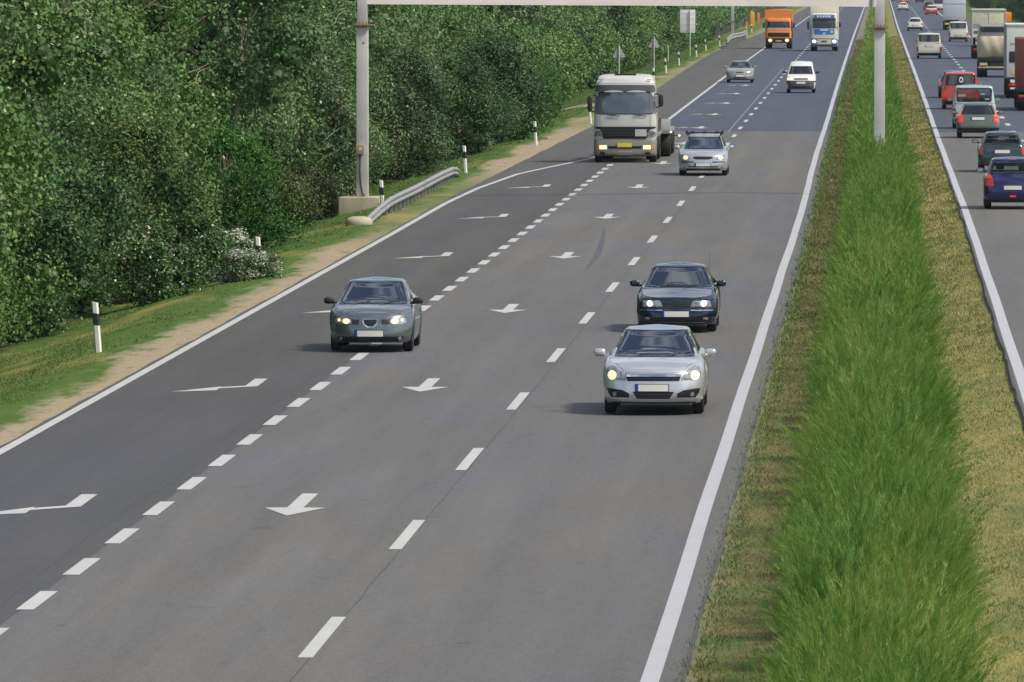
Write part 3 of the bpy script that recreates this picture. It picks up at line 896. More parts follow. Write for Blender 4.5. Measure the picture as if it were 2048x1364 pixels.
def rail(name, pts, label, nposts, s=1.0):
    """pts: (x, y, z of rail centre) along the barrier"""
    g = empty(name, (pts[len(pts)//2][0], pts[len(pts)//2][1], groundz(pts[len(pts)//2][0], pts[len(pts)//2][1])))
    c = Vector(g.location)
    prof = [(0, .155), (.02, .15), (.075, .10), (.075, .06), (.01, .02), (.01, -.02), (.075, -.06), (.075, -.10), (.02, -.15), (0, -.155), (-.006, -.155), (-.006, .155)]
    vs = []; fs = []; n = len(prof)
    for (x, y, z) in pts:
        for a, b in prof: vs.append((x+a-c.x, y-c.y, z+b*s-c.z))
    for j in range(len(pts)-1):
        for i in range(n):
            q = j*n+i; r_ = j*n+(i+1) % n
            fs.append((q, q+n, r_+n, r_))
    mesh_obj('rail_beam', vs, fs, M['rail'], g, 30)
    P = np.array(pts)
    for k in range(nposts):
        y = P[0, 1]+(P[-1, 1]-P[0, 1])*(k+.6)/nposts
        x = np.interp(y, P[:, 1], P[:, 0]); z = np.interp(y, P[:, 1], P[:, 2])
        if z < groundz(x, y)+.22: continue
        m = MB(); m.box(x-.13-c.x, x-.01-c.x, y-.05-c.y, y+.05-c.y, groundz(x, y)-.2-c.z, z+.15-c.z, .01)
        m.build('rail_post', M['railpost'], g)
    tag(g, label, 'guard rail')
    return g
def px_pt(px, py, Y): p = at_y(px, py, Y); return (p.x, p.y, p.z)
# rail centre line traced at its real distance (259 m to 322 m)
L_ = [(735, 443, 261), (760, 420, 266), (780, 404, 270), (800, 394, 275), (830, 380, 284), (860, 364, 294), (885, 351, 304), (905, 342, 313), (914, 343, 317), (919, 352, 320)]
rail('guard_rail', [px_pt(*q) for q in L_], 'bent steel guard rail in front of the gantry footing, both ends dropping to the grass', 26)
p = at(718, 455, -.15)
o = MB().ell((0, 0, .05), (.42, .55, .22), e=.7).build('anchor_block', M['concrete'], None, 60)
o.location = (p.x, p.y, groundz(p.x, p.y)); tag(o, 'pale rounded concrete block where the guard rail dives into the grass', 'anchor block')

def post(px, py, label, top=None, z=-.1, hgt=1.08):
    p = at(px, py, z); zg = groundz(p.x, p.y)
    p = at(px, py, zg-dz(p.y))
    e = empty('marker_post', (p.x, p.y, groundz(p.x, p.y)-.01), random.uniform(-.15, .15))
    e.rotation_euler = (0, -.06 + random.uniform(-.02, .02), e.rotation_euler.z)
    def seg(z0, z1, sl0=0, sl1=0, k=0.0):
        w0 = .068+k; d0 = .045+k
        pr = [(-w0, d0), (0, -d0), (w0, d0)]
        pr = [(-w0, d0*.8), (-w0*.55, -d0), (w0*.55, -d0), (w0, d0*.8)]
        vs = [(a, b, z0+sl0*(a+w0)) for a, b in pr]+[(a, b, z1+sl1*(a+w0)) for a, b in pr]
        return vs, [(0,1,5,4),(1,2,6,5),(2,3,7,6),(3,0,4,7),(3,2,1,0),(4,5,6,7)]
    m = MB(); m.add(*seg(0, hgt, 0, -.25)); m.build('post_body', M['white_plastic'], e)
    m = MB(); m.add(*seg(hgt*.56, hgt*.79, -.25, -.25, .003)); m.build('black_band', M['black_plastic'], e)
    tag(e, label, 'marker post', 'black banded white marker posts along the verge')
    return e
posts = [(197, 706, 'nearest white marker post with black band, on the green verge at the left'),
         (521, 556, 'white marker post half hidden behind the white blossoming bush'),
         (766, 426, 'white marker post standing behind the guard rail beside the gantry footing'),
         (931, 347, 'white marker post at the far end of the guard rail'),
         (1072, 291, 'white marker post between the guard rail and the dirt track'),
         (1181, 247, 'white marker post partly behind the left mirror of the grey lorry'),
         (1308, 168, 'white marker post just above the roof of the grey lorry'),
         (1332, 146, 'white marker post beside the thin bare pole'),
         (1358, 130.5, 'white marker post left of the pole of the big rectangular sign'),
         (1393, 114, 'white marker post just right of the pole of the big rectangular sign'),
         (1412, 102, 'second white marker post right of the big rectangular sign'),
         (1439.5, 92.5, 'white marker post just before the distant guard rail'),
         (1493, 72, 'white marker post beside the short orange board'),
         (1503.5, 66, 'white marker post in front of the amber board')]
for a, b, lb in posts: post(a, b, lb)

def tri_sign(px, ptop, pbot, hw_px, base, label):
    p = at(px, base, -.45); Y = p.y; zg = groundz(p.x, Y)
    e = empty('warning_sign', (p.x, Y, zg-.02))
    top = at_y(px, ptop, Y).z-zg; bot = at_y(px, pbot, Y).z-zg; hw = hw_px/F*Y
    r = .06
    vs = []
    cor = [(-hw, bot), (hw, bot), (0, top)]
    out = []
    cc = (0, (2*bot+top)/3)
    for (x, z) in cor:
        dxx, dzz = cc[0]-x, cc[1]-z; l = math.hypot(dxx, dzz)
        a = math.atan2(-dzz, -dxx)
        cx, cz = x+dxx/l*r*2, z+dzz/l*r*2
        for t_ in (-1, -.5, 0, .5, 1): out.append((cx+r*math.cos(a+t_*math.pi/3), cz+r*math.sin(a+t_*math.pi/3)))
    n = len(out)
    vs = [(x, -.012, z) for x, z in out]+[(x, .012, z) for x, z in out]
    fs = [tuple(range(n)), tuple(range(2*n-1, n-1, -1))]+[(i, i+n, (i+1) % n+n, (i+1) % n) for i in range(n)]
    m = MB(); m.add(vs, fs); m.build('sign_plate', M['sign_back'], e)
    m = MB(); m.tube((0, -.05, 0), (0, -.05, top-.02), .04); m.build('pole', M['steel'], e)
    m = MB(); m.box(-.12, .12, -.035, -.014, bot+.12, bot+.17); m.box(-.08, .08, -.035, -.014, bot+.42, bot+.47); m.build('clamp', M['railpost'], e)
    tag(e, label, 'road sign')
tri_sign(1238, 89, 114.5, 13.5, 170, 'back of the left of two triangular warning signs, above the cab of the grey lorry')
tri_sign(1308, 72, 94.5, 12, 153, 'back of the right of two triangular warning signs, slightly farther away')
def big_sign():
    p = at(1380, 114, -.15); Y = p.y; zg = groundz(p.x, Y)
    e = empty('direction_sign', (p.x, Y, zg-.02)); k = Y/F
    t_ = at_y(1380, 19, Y).z-zg; b = at_y(1380, 65, Y).z-zg
    m = MB(); m.box(-20*k, 10.5*k, -.03, .0, b, t_, .008); m.build('sign_panel', M['sign_white'], e)
    m = MB()
    for q in (.15, .38, .62, .85): m.box(-19*k, 9.5*k, -.045, -.031, b+(t_-b)*q-.025, b+(t_-b)*q+.025)
    m.build('rib', M['sign_white'], e)
    m = MB(); m.tube((0, -.11, 0), (0, -.11, t_), .05); m.build('pole', M['steel'], e)
    tag(e, 'back of the large rectangular white sign on a pole, its left part hidden by leaves', 'road sign')
big_sign()
p = at(1336, 121, -.3)
o = MB().tube((0, 0, 0), (0, 0, 1.35), .05).ell((0, 0, 1.36), (.06, .06, .05)).build('pole', M['steel'], None, 50)
o.location = (p.x, p.y, groundz(p.x, p.y)-.02); tag(o, 'thin bare grey pole on the verge right of the triangular signs', 'pole')
def board(px, b, t_, wpx, mat, label, z=-.2):
    p = at(px, b, z); Y = p.y; zg = groundz(p.x, Y); k = Y/F
    e = empty('construction_board', (p.x, Y, zg-.02)); hh = at_y(px, t_, Y).z-zg
    m = MB(); m.box(-wpx*k/2, wpx*k/2, -.03, .03, .35, hh, .01); m.build('board', mat, e)
    m = MB(); m.box(-.03, .03, -.02, .02, 0, .35); m.box(-.25, .25, -.2, .2, 0, .06); m.build('foot', M['railpost'], e)
    tag(e, label, 'barrier board')
board(1505, 62, 24, 8, M['amber'], 'tallest, amber coloured board on the verge near the distant guard rail')
board(1517, 58, 25, 5, M['orange'], 'slim red orange board just right of the tall amber board')
board(1493.5, 66, 43, 3.5, M['orange'], 'short orange board left of the tall amber board')
# second gantry post and guard rail, far away
p = at(1465, 73, -.3)
e = empty('gantry_mast', (p.x, p.y, groundz(p.x, p.y)))
m = MB(); m.box(-.17, .17, -.17, .17, 0, 7.5, .02); m.build('post', M['steel'], e)
m = MB(); m.box(-.27, .27, -.27, .27, at_y(1465, 43, p.y).z-groundz(p.x, p.y), at_y(1465, 42, p.y).z-groundz(p.x, p.y)); m.build('flange', M['rusty'], e)
tag(e, 'distant grey steel mast rising behind the beginning of the far guard rail', 'mast')
L2 = [(1453, 83, 800), (1459, 76.5, 812), (1464, 73, 825), (1472, 71, 845), (1484, 69, 875), (1494, 63.5, 910)]
rail('guard_rail', [px_pt(*q) for q in L2], 'small distant guard rail at the foot of the far mast', 14, 1.6)
# ------------------------------------------------------------------ vehicle materials
def carpaint(name, c, metal=.0, rough=.28, coat=.9, flake=.03, bottom=.25):
    m = pm('paint_'+name, c, rough, metal, coat, var=flake, vscale=5)
    return m
M['glass_pane'] = None
def glass_mat(name, tint, opac):
    m, t, b = nmat(name)
    b.inputs['Base Color'].default_value = (*tint, 1); b.inputs['Roughness'].default_value = .03
    b.inputs['Specular IOR Level'].default_value = .9
    b.inputs['IOR'].default_value = 1.55
    tr_ = N(t, 'ShaderNodeBsdfTransparent'); tr_.inputs['Color'].default_value = (.80, .85, .84, 1)
    lw = N(t, 'ShaderNodeFresnel'); lw.inputs['IOR'].default_value = 1.55
    f = math_(t, 'ADD', lw.outputs[0], opac)
    ms = N(t, 'ShaderNodeMixShader'); t.links.new(f, ms.inputs[0])
    out = [n for n in t.nodes if n.type == 'OUTPUT_MATERIAL'][0]
    t.links.new(tr_.outputs[0], ms.inputs[1]); t.links.new(b.outputs[0], ms.inputs[2]); t.links.new(ms.outputs[0], out.inputs['Surface'])
    return m
M['glass'] = glass_mat('windscreen_glass', (.016, .024, .045), .06)
M['glass_painted_sky'] = pm('lorry_windscreen_painted_sky', (.075, .095, .115), .06, 0, coat=1.0, var=.35, vscale=1.2, spec=1.0)  # cloud reflection painted into the pale mottled base colour
M['glass_dark'] = pm('dark_glass', (.012, .016, .022), .04, 0, spec=1.0)
M['frit'] = pm('glass_border', (.008, .009, .011), .12)
M['rubber'] = pm('rubber', (.014, .014, .015), .8, var=.15)
M['trim'] = pm('black_trim', (.018, .018, .020), .55, var=.1)
M['greytrim'] = pm('grey_trim', (.07, .07, .07), .6, var=.1)
M['rim'] = pm('alloy_rim', (.38, .38, .40), .35, .8)
M['chrome'] = pm('chrome', (.75, .76, .78), .12, 1.0)
M['grille'] = pm('grille_mesh', (.008, .008, .009), .5)
M['lens'] = pm('lamp_lens', (.36, .37, .38), .10, .55, coat=1.0, var=.5, vscale=9)
M['lens_clear'] = M['lens']
M['lamp_on'] = pm('lamp_lit', (.7, .62, .45), .2, emit=(1.0, .80, .42), es=.85)
M['lamp_white'] = pm('lamp_lit_white', (.9, .9, .8), .2, emit=(1.0, .95, .72), es=1.0)
M['amber_lens'] = pm('amber_lens', (.75, .28, .02), .15, coat=1.0)
M['red_lens'] = pm('red_lens', (.50, .020, .012), .15, coat=1.0)
M['red_on'] = pm('brake_lamp_lit', (.8, .05, .02), .2, emit=(1.0, .06, .02), es=.25)
M['plate'] = pm('number_plate', (.66, .66, .60), .45)
M['plate_y'] = pm('yellow_plate', (.72, .62, .08), .45)
M['euro'] = pm('plate_band', (.015, .03, .42), .45)
M['skin'] = pm('skin', (.50, .30, .21), .55)
M['cloth_d'] = pm('dark_cloth', (.05, .06, .09), .9, var=.2)
M['cloth_l'] = pm('light_cloth', (.80, .76, .68), .9, var=.1)
M['hair'] = pm('hair', (.035, .025, .018), .7)
M['seat'] = pm('seat_cloth', (.13, .13, .135), .9, var=.2)

# ------------------------------------------------------------------ people sitting in the cars
def person(loc, rz, label, cloth, passenger=False, scale=1.0):
    """seated figure facing -Y, one skinned surface; hair and jacket are its clothes"""
    J = [((0, .02, .28), .15), ((0, .03, .50), .135), ((0, .05, .70), .155), ((0, .05, .84), .06), ((0, .03, .93), .078), ((0, .015, 1.02), .088), ((0, .02, 1.08), .058)]
    E = [(0, 1), (1, 2), (2, 3), (3, 4), (4, 5), (5, 6)]
    for s in (-1, 1):
        b = len(J)
        hx = .16 if not passenger else .14
        J += [((s*.19, .05, .75), .062), ((s*.25, -.10, .52), .046), ((s*(.17 if not passenger else .12), -.36 if not passenger else -.24, .60 if not passenger else .36), .034), ((s*.155, -.43 if not passenger else -.32, .63 if not passenger else .35), .028)]
        E += [(2, b), (b, b+1), (b+1, b+2), (b+2, b+3)]
        c = len(J)
        J += [((s*.10, -.02, .26), .10), ((s*.14, -.44, .32), .068), ((s*.14, -.62, -.02), .045), ((s*.14, -.76, -.06), .032)]
        E += [(0, c), (c, c+1), (c+1, c+2), (c+2, c+3)]
        for k in range(4):                              # fingers
            q = len(J); J += [((s*.155-.03+.018*k, -.47 if not passenger else -.37, .66 if not passenger else .34), .009), ((s*.155-.03+.018*k, -.50 if not passenger else -.41, .65-.005*k if not passenger else .33), .008)]
            E += [(b+3, q), (q, q+1)]
    q = len(J); J.append(((0, -.085, 1.005), .014)); E.append((5, q))   # nose
    me = bpy.data.meshes.new('person'); me.from_pydata([j[0] for j in J], E, []); me.update()
    tmp = bpy.data.objects.new('tmp', me); COL.objects.link(tmp)
    sk = tmp.modifiers.new('skin', 'SKIN'); sv = me.skin_vertices[0].data
    for i, j in enumerate(J): sv[i].radius = (j[1], j[1])
    sv[0].use_root = True
    sk.use_smooth_shade = True
    ss = tmp.modifiers.new('sub', 'SUBSURF'); ss.levels = 1; ss.render_levels = 1
    dg = bpy.context.evaluated_depsgraph_get(); dg.update()
    m2 = bpy.data.meshes.new_from_object(tmp.evaluated_get(dg))
    bpy.data.objects.remove(tmp)
    m2.name = 'person'; m2.materials.clear(); m2.materials.append(M['skin']); m2.materials.append(cloth)
    for f in m2.polygons:
        c = f.center
        f.material_index = 1 if (c.z < .84 and c.y > -.36) or c.z < .3 else 0
        f.use_smooth = True
    o = bpy.data.objects.new('person', m2); COL.objects.link(o)
    o.location = loc; o.rotation_euler = (0, 0, rz); o.scale = (scale,)*3
    h = MB().ell((0, .035, 1.065), (.092, .105, .075), e=.95).build('hair', M['hair'], o, 180)
    tag(o, label, 'person')
    return o

# ------------------------------------------------------------------ hull builder
def rrloop(yf, yr, hw, rxf, ryf, rxr, ryr, ns, nc, nf, bf, br):
    P = []
    for i in range(ns): P.append((hw, yf+ryf+(yr-ryr-yf-ryf)*i/(ns-1)))
    for i in range(1, nc): a = math.pi/2*i/nc; P.append((hw-rxr+rxr*math.cos(a), yr-ryr+ryr*math.sin(a)))
    for i in range(nf): P.append((hw-rxr-(2*(hw-rxr))*i/(nf-1), yr))
    for i in range(1, nc): a = math.pi/2*(1+i/nc); P.append((-hw+rxr+rxr*math.cos(a), yr-ryr+ryr*math.sin(a)))
    for i in range(ns): P.append((-hw, yr-ryr-(yr-ryr-yf-ryf)*i/(ns-1)))
    for i in range(1, nc): a = math.pi/2*(2+i/nc); P.append((-hw+rxf+rxf*math.cos(a), yf+ryf+ryf*math.sin(a)))
    for i in range(nf): P.append((-hw+rxf+(2*(hw-rxf))*i/(nf-1), yf))
    for i in range(1, nc): a = math.pi/2*(3+i/nc); P.append((hw-rxf+rxf*math.cos(a), yf+ryf+ryf*math.sin(a)))
    out = []
    for x, y in P:
        u = (x/hw)**2
        kf = max(0, 1-(y-yf)/.9)**1.0; kr = max(0, 1-(yr-y)/.9)
        out.append((x, y+bf*u*kf-br*u*kr))
    return out

def I(t, tab): return float(np.interp(t, [a for a, _ in tab], [b for _, b in tab]))
def smoothI(t, tab):
    """smooth interpolation through the control points"""
    xs = [a for a, _ in tab]; ys = [b for _, b in tab]
    if t <= xs[0]: return ys[0]
    if t >= xs[-1]: return ys[-1]
    k = max(i for i in range(len(xs)-1) if xs[i] <= t)
    def sl(i):
        if i == 0: return (ys[1]-ys[0])/(xs[1]-xs[0])
        if i == len(xs)-1: return (ys[-1]-ys[-2])/(xs[-1]-xs[-2])
        return (ys[i+1]-ys[i-1])/(xs[i+1]-xs[i-1])
    h = xs[k+1]-xs[k]; u = (t-xs[k])/h
    return (2*u**3-3*u**2+1)*ys[k]+(u**3-2*u**2+u)*h*sl(k)+(-2*u**3+3*u**2)*ys[k+1]+(u**3-u**2)*h*sl(k+1)

def close_loops(loops, cap=True):
    n = len(loops[0]); vs = [p for l in loops for p in l]; fs = []
    for j in range(len(loops)-1):
        for i in range(n):
            a = j*n+i; b = j*n+(i+1) % n
            fs.append((a, b, b+n, a+n))
    return vs, fs

def lower_hull(P):
    L, hw = P['L'], P['hw']; yf = -L/2; yr = L/2
    ya, yb = yf+P['fo'], yf+P['fo']+P['wb']; R = P.get('arch', .345)
    z0 = P.get('z0', .19)
    deck = [(yf+a, b) for a, b in P['deck']]
    cr = P.get('crown', .05)
    nose = P.get('nose', [(0, .09), (.12, .02), (.3, 0), (.45, .01), (.62, .03), (.82, .065), (.93, .10), (1, .17)])
    tail = P.get('tail', [(0, .10), (.15, .02), (.35, 0), (.5, .01), (.7, .05), (1, .10)])
    side = P.get('side', [(0, .05), (.08, .03), (.3, .004), (.5, 0), (.72, .015), (.88, .035), (.95, .055), (1, .095)])
    T = [0, .04, .10, .18, .28, .38, .48, .58, .67, .75, .82, .88, .93, .965, .99, 1.0]
    loops = []
    for t in T:
        h = hw-I(t, side)
        lp = rrloop(yf+smoothI(t, nose), yr-smoothI(t, tail), h, P.get('rxf', .42), P.get('ryf', .42), P.get('rxr', .24), P.get('ryr', .26), 58, 8, 16, P.get('bf', .10), P.get('br', .05))
        o = []
        for x, y in lp:
            zt = smoothI(y, deck)+cr*(1-(x/hw)**2)*P.get('ck', 1)
            zb = z0
            if abs(x) > .78*hw:
                for yw in (ya, yb):
                    dd = abs(y-yw)
                    if dd < R: zb = max(zb, .30+math.sqrt(R*R-dd*dd))
            zb = min(zb, zt-.06)
            o.append((x, y, zb+(zt-zb)*t))
        loops.append(o)
    last = loops[-1]
    for s in (.93, .84, .72, .58, .42, .26, .12, .0):
        loops.append([(x*s, y, smoothI(y, deck)+cr*(1-(x*s/hw)**2)*P.get('ck', 1)) for x, y, z in last])
    return close_loops(loops)

def upper_hull(P):
    L = P['L']; yf = -L/2
    g = P['gh']      # ws base y, ws top y, rear top y, rear base y (from the front), half widths base/top, z base, z roof
    yb0, yt0, yt1, yb1, wb, wt, zb, zr = g
    loops = []; rd = P.get('roofround', .09)
    U = [0, .12, .25, .4, .55, .7, .85, 1.0]
    zs = zr-rd-.03
    def lvl(u, inset=0.0, z=None):
        a = yf+yb0+(yt0-yb0)*u+inset*1.6; b = yf+yb1+(yt1-yb1)*(u**P.get('rearpow', 1.0))-inset*1.3; h = wb+(wt-wb)*(u**1.15)-inset
        lp = rrloop(a, b, h, .22, .14, P.get('grx', .16), .12, 44, 7, 14, P.get('gbf', .13), P.get('gbr', .05))
        return [(x, y, (zb+(zs-zb)*u) if z is None else z) for x, y in lp]
    for u in U: loops.append(lvl(u))
    for k in range(1, 6):
        a = math.pi/2*k/5
        loops.append(lvl(1.0, rd*1.7*(1-math.cos(a)), zs+rd*math.sin(a)))
    last = loops[-1]; ym = (last[0][1]+last[43][1])/2
    for s in (.85, .68, .48, .26, .06):
        loops.append([(x*s, ym+(y-ym)*(1-(1-s)*.75), z+.022*(1-s*s)+P.get('roofarc', .02)*(1-((ym+(y-ym)*(1-(1-s)*.75)-ym)/max(.1, abs(last[0][1]-ym)))**2)*(1-s)) for x, y, z in last])
    vs, fs = close_loops(loops)
    n = len(last); fs.append(tuple(range(len(vs)-n, len(vs))))
    return vs, fs

def mk_bvh(lst):
    bm = bmesh.new(); V = []; Fc = []
    for vs, fs in lst:
        b = len(V); V += [Vector(v) for v in vs]; Fc += [[i+b for i in f] for f in fs]
    bm.free()
    return BVHTree.FromPolygons(V, Fc, all_triangles=False)

def patch(bvh, name, rows, mat, parent, view='F', off=.006, n=10, thick=.02, sub=3, mirror=False, label=None, smooth=50):
    """a part lying on the hull: rows (height, from, to), projected on the surface from F(ront) R(ear) or S(ide)"""
    if mirror:
        patch(bvh, name, rows, mat, parent, view, off, n, thick, sub, False, label)
        if view == 'S': view = 'S-'
        else: rows = [(z, -b, -a) for z, a, b in rows]
    R2 = []
    for (a, b) in zip(rows[:-1], rows[1:]):
        for k in range(sub): u = k/sub; R2.append([a[i]*(1-u)+b[i]*u for i in range(3)])
    R2.append(list(rows[-1]))
    grid = []; last = None
    for z, a, b in R2:
        row = []
        for i in range(n+1):
            q = a+(b-a)*i/n
            if view == 'F': o_, d_ = Vector((q, -30, z)), Vector((0, 1, 0))
            elif view == 'R': o_, d_ = Vector((q, 30, z)), Vector((0, -1, 0))
            elif view == 'S': o_, d_ = Vector((30, q, z)), Vector((-1, 0, 0))
            else: o_, d_ = Vector((-30, q, z)), Vector((1, 0, 0))
            hit, nr, _, _ = bvh.ray_cast(o_, d_)
            if hit is None:
                hit, nr, _, _ = bvh.find_nearest(Vector((q if view in 'FR' else o_.x*.03, (-.8 if view == 'F' else .8) if view in 'FR' else q, z)))
            if nr.dot(d_) > 0: nr = -nr
            row.append((hit, hit+(nr*.5-d_*.5).normalized()*off, d_))
        grid.append(row)
    nr_, nc_ = len(grid), n+1
    vs = [tuple(p[1]) for r in grid for p in r]
    fs = []
    for j in range(nr_-1):
        for i in range(n):
            a = j*nc_+i; fs.append((a, a+1, a+1+nc_, a+nc_))
    # skirt going into the body so that the part has thickness
    rim = [(0, i) for i in range(nc_)]+[(j, nc_-1) for j in range(1, nr_)]+[(nr_-1, i) for i in range(nc_-2, -1, -1)]+[(j, 0) for j in range(nr_-2, 0, -1)]
    b = len(vs)
    for (j, i) in rim: p = grid[j][i]; vs.append(tuple(p[1]+p[2]*thick))
    m = len(rim)
    for k in range(m):
        a = rim[k][0]*nc_+rim[k][1]; c = rim[(k+1) % m][0]*nc_+rim[(k+1) % m][1]
        fs.append((a, b+k, b+(k+1) % m, c))
    o = mesh_obj(name, vs, fs, mat, parent, smooth)
    if label: o['label'] = label
    return o

def disc_rows(z, x, r, rz=None, n=8):
    rz = rz or r
    return [(z+rz*math.cos(math.pi*k/n), x-max(.15*r, r*math.sin(math.pi*k/n)), x+max(.15*r, r*math.sin(math.pi*k/n))) for k in range(n+1)]

def wheel(parent, x, y, r=.31, w_=.20, dark=False, dual=False):
    s = 1 if x > 0 else -1
    m = MB(); h = w_/2
    m.lathe_x([(s*h*.8, r*.62), (s*h, r*.70), (s*h, r*.90), (s*h*.82, r*.985), (s*h*.4, r), (-s*h*.4, r), (-s*h*.82, r*.985), (-s*h, r*.9), (-s*h, r*.5), (-s*h, .02)], x-s*h, y, r, 26)
    t_ = m.build('tyre', M['rubber'], parent, 40)
    m = MB()
    m.lathe_x([(s*h*.82, r*.63), (s*h*.6, r*.58), (s*h*.55, r*.5), (s*h*.75, r*.18), (s*h*.85, .01)], x-s*h, y, r, 20)
    m.build('rim', M['greytrim'] if dark else M['rim'], t_, 40)
    return t_

def inside_poly(rows, z, q, pad=0.0):
    if z > rows[0][0]-pad or z < rows[-1][0]+pad: return False
    zs = [r[0] for r in rows][::-1]
    a = np.interp(z, zs, [r[1] for r in rows][::-1]); b = np.interp(z, zs, [r[2] for r in rows][::-1])
    return a+pad < q < b-pad

def car(P, name, label, cat, paint, px, py, anchor='F', rz=0.0, group=None, z=None, people=(), dzt=0.0):
    """anchor: which wheels touch the ground at pixel (px,py)"""
    L, hw = P['L'], P['hw']; yf = -L/2
    base = z if z is not None else 0.0
    p = at(px, py, base)
    Y = p.y+(L/2-P['fo'] if anchor == 'F' else (L/2-(L-P['fo']-P['wb'])))
    heading = rz
    e = empty(name, (p.x, Y, base+dz(Y)+.012+dzt), heading+(math.pi if anchor == 'R' else 0))
    e.scale = (1.02, 1.02, 1.035)
    tag(e, label, cat, group)
    lo = lower_hull(P); up = upper_hull(P)
    bvh = mk_bvh([lo, up])
    bl = mk_bvh([lo])
    ws = P.get('ws'); rw = P.get('rw'); sw = P.get('sw')
    hollow = P.get('hollow')
    def keep(vs, f, upper):
        c = sum((Vector(vs[i]) for i in f), Vector())/len(f)
        if not hollow: return True
        if upper:
            if ws and c.y < yf+P['gh'][1]+.25 and inside_poly(ws, c.z, c.x, .045): return False
            if rw and c.y > yf+P['gh'][2]-.1 and inside_poly(rw, c.z, c.x, .045): return False
            for s in (sw or []):
                if abs(c.x) > .3 and inside_poly(s, c.z, c.y, .045): return False
            if c.z < P['gh'][6]+.01 and False: return False
            return True
        return not (yf+P['gh'][0]+.35 < c.y < yf+P['gh'][3]-.3 and abs(c.x) < hw-.16 and c.z > .7)
    m = MB()
    m.add(lo[0], [f for f in lo[1] if keep(lo[0], f, False)])
    m.add(up[0], [f for f in up[1] if keep(up[0], f, True)])
    m.build('body', paint, e, 34)
    # underside and wheels
    z0 = P.get('z0', .19)
    m = MB(); m.box(-hw+.26, hw-.26, yf+.50, -yf-.40, z0-.02, .55)
    if not hollow: m.box(-hw+.1, hw-.1, yf+P['fo']+.5, yf+P['fo']+P['wb']-.5, z0+.01, .6)
    m.build('underbody', M['trim'], e)
    m = MB()
    for yw in (yf+P['fo'], yf+P['fo']+P['wb']): m.box(-hw+.09, hw-.09, yw-.30, yw+.33, .32, .63)
    m.build('wheel_well', M['grille'], e)
    r = P.get('r', .31)
    for yw in (yf+P['fo'], yf+P['fo']+P['wb']):
        for s in (-1, 1): wheel(e, s*(hw-.025), yw, r, P.get('tw', .20), P.get('darkrim', False))
    # glass
    gm = M['glass'] if hollow else M['glass_dark']
    def frit_of(name_, rows, view):
        g = patch(bvh, name_, rows, gm, e, view, .007, 16, .006)
        # dark border strips round the pane
        zt, zb_ = rows[0][0], rows[-1][0]
        bw = .045
        inner = rows
        pt = patch(bvh, 'glass_border', [rows[0], (zt-bw, *[np.interp(zt-bw, [r_[0] for r_ in rows][::-1], [r_[k] for r_ in rows][::-1]) for k in (1, 2)])], M['frit'], g, view, .010, 16, .01, 1)
        patch(bvh, 'glass_border', [(zb_+bw*.8, *[np.interp(zb_+bw*.8, [r_[0] for r_ in rows][::-1], [r_[k] for r_ in rows][::-1]) for k in (1, 2)]), rows[-1]], M['frit'], g, view, .010, 16, .01, 1)
        patch(bvh, 'glass_border', [(a, b, b+bw) for a, b, c in rows], M['frit'], g, view, .010, 2, .01, 3)
        patch(bvh, 'glass_border', [(a, c-bw, c) for a, b, c in rows], M['frit'], g, view, .010, 2, .01, 3)
        return g
    if ws: frit_of('windscreen', ws, 'F')
    if rw: frit_of('rear_window', rw, 'R')
    for s in (sw or []):
        for v_ in ('S', 'S-'): patch(bvh, 'side_window', s, gm, e, v_, .007, 10, .008)
    for d in P.get('parts', []):
        nm, view, mt, rows = d[:4]; kw = d[4] if len(d) > 4 else {}
        patch(bvh if kw.pop('hi', 0) else bvh, nm, rows, paint if mt == 'paint' else M[mt], e, view, **kw)
    # plates
    for (view, xx, zc, yel) in P.get('plates', []):
        patch(bvh, 'plate_holder', [(zc+.068, xx-.315, xx+.275), (zc-.072, xx-.315, xx+.275)] if view == 'F' else [(zc+.068, xx-.275, xx+.315), (zc-.072, xx-.275, xx+.315)], M['trim'], e, view, .014, 4, .03, 1)
        patch(bvh, 'number_plate', [(zc+.056, xx-.26, xx+.26), (zc-.056, xx-.26, xx+.26)], M['plate_y' if yel else 'plate'], e, view, .022, 4, .03, 1)
        if not yel:
            s = -1 if view == 'F' else 1
            x0, x1 = (xx-.30, xx-.255) if view == 'F' else (xx+.255, xx+.30)
            patch(bvh, 'plate_band', [(zc+.056, x0, x1), (zc-.056, x0, x1)], M['euro'], e, view, .022, 2, .03, 1)
    # mirrors
    if 'mirror' in P:
        mxx, my, mz, mm = P['mirror']
        for s in (-1, 1):
            m = MB(); m.ell((s*mxx, yf+my, mz), (.105, .075, .068), 14, 8, .6)
            m.box(min(s*(mxx-.16), s*(mxx-.06)), max(s*(mxx-.16), s*(mxx-.06)), yf+my-.02, yf+my+.04, mz-.07, mz-.02)
            mo = m.build('mirror', paint if mm == 'mm' else M[mm], e, 50)
            sy = 1
            g = MB(); g.box(s*mxx-.075, s*mxx+.075, yf+my+.072, yf+my+.078, mz-.045, mz+.045); g.build('mirror_glass', M['chrome'], mo)
    if 'aerial' in P:
        ax, ay, az, ah, lean = P['aerial']
        m = MB(); m.tube((ax, yf+ay, az), (ax, yf+ay+lean, az+ah), .005, .003, 6); m.build('aerial', M['greytrim'], e)
    if 'wiper' in P:
        zz = P['wiper']
        m = MB()
        for s in (-.45, .12):
            pts = []
            for k in range(6):
                q = s+.5*k/5; h_, n_, _, _ = bvh.ray_cast(Vector((q, -30, zz+.015*k)), Vector((0, 1, 0)))
                if h_ is not None: pts.append(h_+Vector((0, -.02, .01)))
            m.path(pts, .005, 5)
        m.build('wiper', M['trim'], e)
